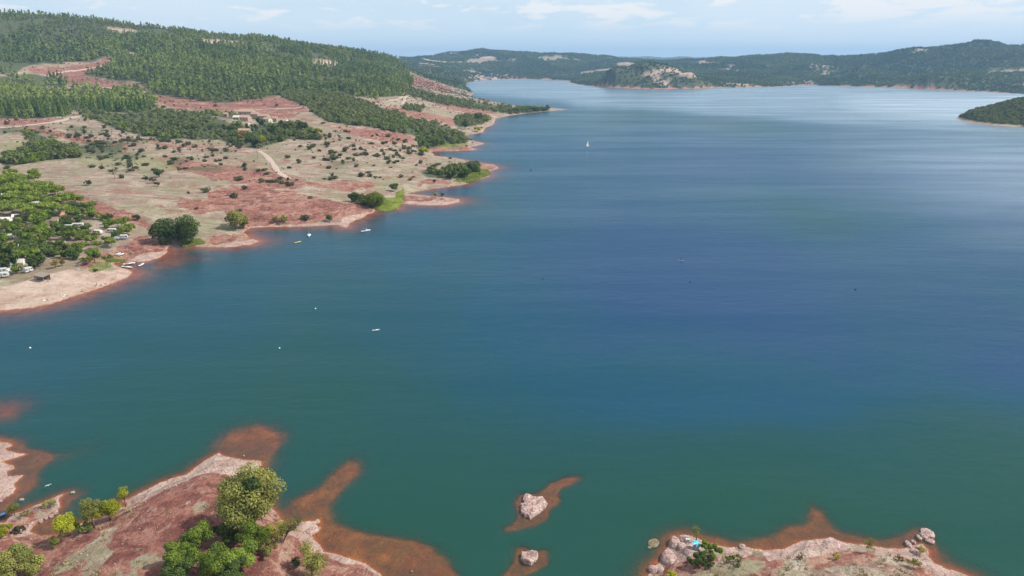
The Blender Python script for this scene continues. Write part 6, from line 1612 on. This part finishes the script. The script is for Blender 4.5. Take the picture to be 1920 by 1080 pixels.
def person(px, py, pose, label, rz=0.0, cloth=M_shorts, on=0.0):
    """one continuous skinned body; hair and clothing are its children"""
    if pose == 'stand':
        J = dict(pel=(0, 0, .95), ch=(0, 0, 1.32), nk=(0, .01, 1.5), hd=(0, .02, 1.62), ht=(0, .01, 1.74), lh=(-.1, 0, .9), lk=(-.12, .03, .5), la=(-.12, -.02, .08), lf=(-.13, .16, .04), rh=(.1, 0, .9), rk=(.13, .05, .5), ra=(.13, -.01, .08), rf=(.14, .17, .04),
                 ls=(-.19, 0, 1.43), le=(-.26, -.02, 1.16), lw=(-.24, .12, .92), lp=(-.23, .17, .82), rs=(.19, 0, 1.43), re=(.27, .02, 1.16), rw=(.24, .2, 1.0), rp=(.22, .28, .95))
    elif pose == 'sit':
        J = dict(pel=(0, 0, .14), ch=(0, -.12, .5), nk=(0, -.12, .68), hd=(0, -.08, .8), ht=(0, -.09, .92), lh=(-.1, .03, .14), lk=(-.15, .42, .5), la=(-.13, .66, .08), lf=(-.13, .82, .05), rh=(.1, .03, .14), rk=(.15, .44, .46), ra=(.13, .74, .08), rf=(.13, .9, .05),
                 ls=(-.19, -.12, .6), le=(-.28, -.26, .36), lw=(-.27, -.34, .1), lp=(-.27, -.3, .04), rs=(.19, -.12, .6), re=(.24, .1, .42), rw=(.18, .34, .44), rp=(.16, .42, .46))
    else:
        J = dict(pel=(0, 0, .14), ch=(0, -.38, .16), nk=(0, -.56, .17), hd=(0, -.68, .18), ht=(0, -.8, .17), lh=(-.1, .05, .13), lk=(-.14, .46, .16), la=(-.15, .88, .08), lf=(-.16, .96, .18), rh=(.1, .05, .13), rk=(.16, .44, .28), ra=(.15, .82, .08), rf=(.16, .9, .18),
                 ls=(-.19, -.48, .16), le=(-.34, -.3, .1), lw=(-.38, -.06, .08), lp=(-.38, .04, .07), rs=(.19, -.48, .16), re=(.36, -.4, .1), rw=(.3, -.2, .12), rp=(.24, -.12, .16))
    rad = dict(pel=.15, ch=.155, nk=.055, hd=.10, ht=.075, lh=.10, rh=.10, lk=.065, rk=.065, la=.045, ra=.045, lf=.04, rf=.04, ls=.06, rs=.06, le=.045, re=.045, lw=.032, rw=.032, lp=.04, rp=.04)
    E = [('pel', 'ch'), ('ch', 'nk'), ('nk', 'hd'), ('hd', 'ht'), ('pel', 'lh'), ('lh', 'lk'), ('lk', 'la'), ('la', 'lf'), ('pel', 'rh'), ('rh', 'rk'), ('rk', 'ra'), ('ra', 'rf'), ('ch', 'ls'), ('ls', 'le'), ('le', 'lw'), ('lw', 'lp'), ('ch', 'rs'), ('rs', 're'), ('re', 'rw'), ('rw', 'rp')]
    ks = list(J); me = bpy.data.meshes.new('person'); me.from_pydata([J[k] for k in ks], [(ks.index(a), ks.index(b)) for a, b in E], []); me.materials.append(M_skin)
    o = link('person', me)
    o.modifiers.new('skin', 'SKIN').use_smooth_shade = True
    for i, k in enumerate(ks): me.skin_vertices[0].data[i].radius = (rad[k], rad[k])
    me.skin_vertices[0].data[0].use_root = True
    sb = o.modifiers.new('sub', 'SUBSURF'); sb.levels = 1; sb.render_levels = 1
    q = MB(); hd_, ht_ = Vector(J['hd']), Vector(J['ht']); up_ = (ht_ - hd_).normalized()
    q.tube([hd_ + up_ * .03 - Vector((0, .03, 0)), hd_ + up_ * .10 - Vector((0, .02, 0)), hd_ + up_ * .17, hd_ + up_ * .20], [.115, .12, .08, .02], 10); q.build('hair', M_hair, o, smooth=True)
    q = MB()
    for s in 'lr':
        a, b = Vector(J[s + 'h']), Vector(J[s + 'k']); q.tube([Vector(J['pel']) * .4 + a * .6, a.lerp(b, .25), a.lerp(b, .6)], [.16, .125, .105], 10)
    q.build('shorts', cloth, o, smooth=True)
    p = hit(px, py); o.location = (p.x, p.y, p.z + on); o.rotation_euler = (0, 0, rz); tag(o, label, 'person'); return o
person(182, 536, 'stand', 'person standing on the sand near the water in dark shorts', 2.6)
person(189.5, 536, 'sit', 'person sitting on the sand right of the standing one', 2.9)
person(198, 532.5, 'lie', 'person lying on the sand at the right of the beach group', 1.2, M_navy)
person(179.5, 537, 'sit', 'person sitting on the sand left of the standing one', 3.3, MT_blue)
person(89.5, 562, 'lie', 'person lying on a white towel low on the beach', 1.4, M_navy, on=.04)
person(91, 528, 'stand', 'person standing at the right corner of the beach hut', .5)
person(154, 546.5, 'lie', 'person lying alone near the waterline in the middle of the beach', 1.5)
def towel(px, py, rz, mat, label):
    q = MB()
    rows = []
    for i in range(7):
        rows.append([(-.45 + .9 * k / 5, -1 + 2 * i / 6, .03 + .02 * math.sin(i * 2.1 + k)) for k in range(6)])
    q.loft(rows, cap=False, closed=False); o = q.build('towel', mat); md = o.modifiers.new('thick', 'SOLIDIFY'); md.thickness = .02
    o.location = hit(px, py) + Vector((0, 0, .03)); o.rotation_euler = (0, 0, rz); tag(o, label, 'towel')
towel(89.5, 562, 1.4, M_canvas, 'white towel under the lying person low on the beach')
towel(83, 563, .9, M_canvas, 'white towel beside the person low on the beach')
towel(120, 555, .6, M_canvas, 'white towel alone in the middle of the beach')
towel(121, 552.5, 1.0, M_cream, 'cream towel just behind the lone white one')
# paddleboarder
pbp = hit(1277.5, 489)
q = MB(); 
rings = []
for i in range(9):
    t_ = i / 8; w_ = .38 * math.sin(math.pi * min(max(t_, .03), .97)) ** .5
    rings.append([(-w_, -1.6 + 3.2 * t_, .03), (w_, -1.6 + 3.2 * t_, .03), (w_ * .9, -1.6 + 3.2 * t_, .15), (-w_ * .9, -1.6 + 3.2 * t_, .15)])
q.loft(rings); o = q.build('paddle_board', M_grey); o.location = pbp; o.rotation_euler = (0, 0, 1.2); tag(o, 'grey board carrying a standing paddler on the deep blue water', 'board')
pp = person(1277.5, 489, 'stand', 'dark clothed paddler standing on a board in the middle of the lake', 1.2, M_shorts, on=.13)
pp.data.materials[0] = M_shorts
q = MB(); q.tube([(.22, .3, -.1), (.22, .3, 1.6)], .018, 6); q.box((.22, .3, -.2), (.16, .03, .4)); o = q.build('paddle', M_dark); o.location = pbp + Vector((0, 0, .25)); o.rotation_euler = (0, 0, 1.2); tag(o, 'thin dark paddle held by the standing paddler', 'paddle')
# gull over the shallows
q = MB(); q.tube([(0, -.3, 0), (0, -.12, .02), (0, .1, .02), (0, .26, .04)], [.02, .09, .08, .03], 8)
for s in (-1, 1):
    q.loft([[(s * .05, -.12, .04), (s * .05, .1, .04), (s * .05, .1, .06), (s * .05, -.12, .06)], [(s * .4, -.1, .16), (s * .4, .08, .16), (s * .4, .08, .175), (s * .4, -.1, .175)], [(s * .75, -.22, .06), (s * .75, -.14, .06), (s * .75, -.14, .07), (s * .75, -.22, .07)]])
o = q.build('gull', M_white); gp = hit(92, 918); o.location = gp + Vector((0, 0, 1.2)); o.rotation_euler = (0, 0, .8); tag(o, 'white gull flying low over the left shallows', 'gull')
# umbrella on the boulders
root = empty('beach_umbrella'); K = 8; R_ = .95
q = MB(); q.tube([(0, 0, -.4), (0, 0, 1.75)], .025, 6); q.build('pole', M_alu, root)
for k in range(K):
    a0, a1 = 2 * math.pi * k / K, 2 * math.pi * (k + 1) / K
    q = MB(); vs = []
    for rr0, zz in ((0.02, 1.72), (.5, 1.62), (.95, 1.32)):
        vs += [(rr0 * math.cos(a0), rr0 * math.sin(a0), zz), (rr0 * math.cos(a1), rr0 * math.sin(a1), zz)]
    vs += [(x_, y_, z_ - .02) for x_, y_, z_ in vs]
    q.add(vs, [(0, 1, 3, 2), (2, 3, 5, 4), (6, 8, 9, 7), (8, 10, 11, 9), (4, 5, 11, 10)])
    q.build('canopy_panel', [M_cyan, M_cyan, M_cyan, M_white, M_navy, M_grey, M_cyan, M_cyan][k], root)
p = hit(1302, 1026); root.location = p; root.rotation_euler = (.45, -.1, .4); tag(root, 'turquoise and white sun umbrella tilted on the boulder pile', 'umbrella')
q = MB(); q.box((0, 0, .12), (1.3, .5, .12)); q.box((-.5, 0, .25), (.3, .46, .16)); o = q.build('air_mattress', M_canvas, bevel=.04); o.location = hit(1290, 1018) + Vector((0, 0, .95)); o.rotation_euler = (0, 0, .3)
tag(o, 'white roll up mat on the flat boulder left of the turquoise umbrella', 'mat')

# ------------------------------------------------------------------ air
mh, nt = newmat('air_haze')
pv = N(nt, 'ShaderNodeVolumePrincipled')
pv.inputs['Color'].default_value = (0.36, 0.64, 1.0, 1); pv.inputs['Density'].default_value = HAZE; pv.inputs['Anisotropy'].default_value = 0.1
o_ = N(nt, 'ShaderNodeOutputMaterial'); L(nt, pv.outputs[0], o_.inputs['Volume'])
bx = MB(); bx.box((0, 6300, 148), (26000, 14200, 320)); hz = bx.build('haze', mh); tag(hz, kind='stuff', label='thin blue air haze over the whole lake', cat='haze')
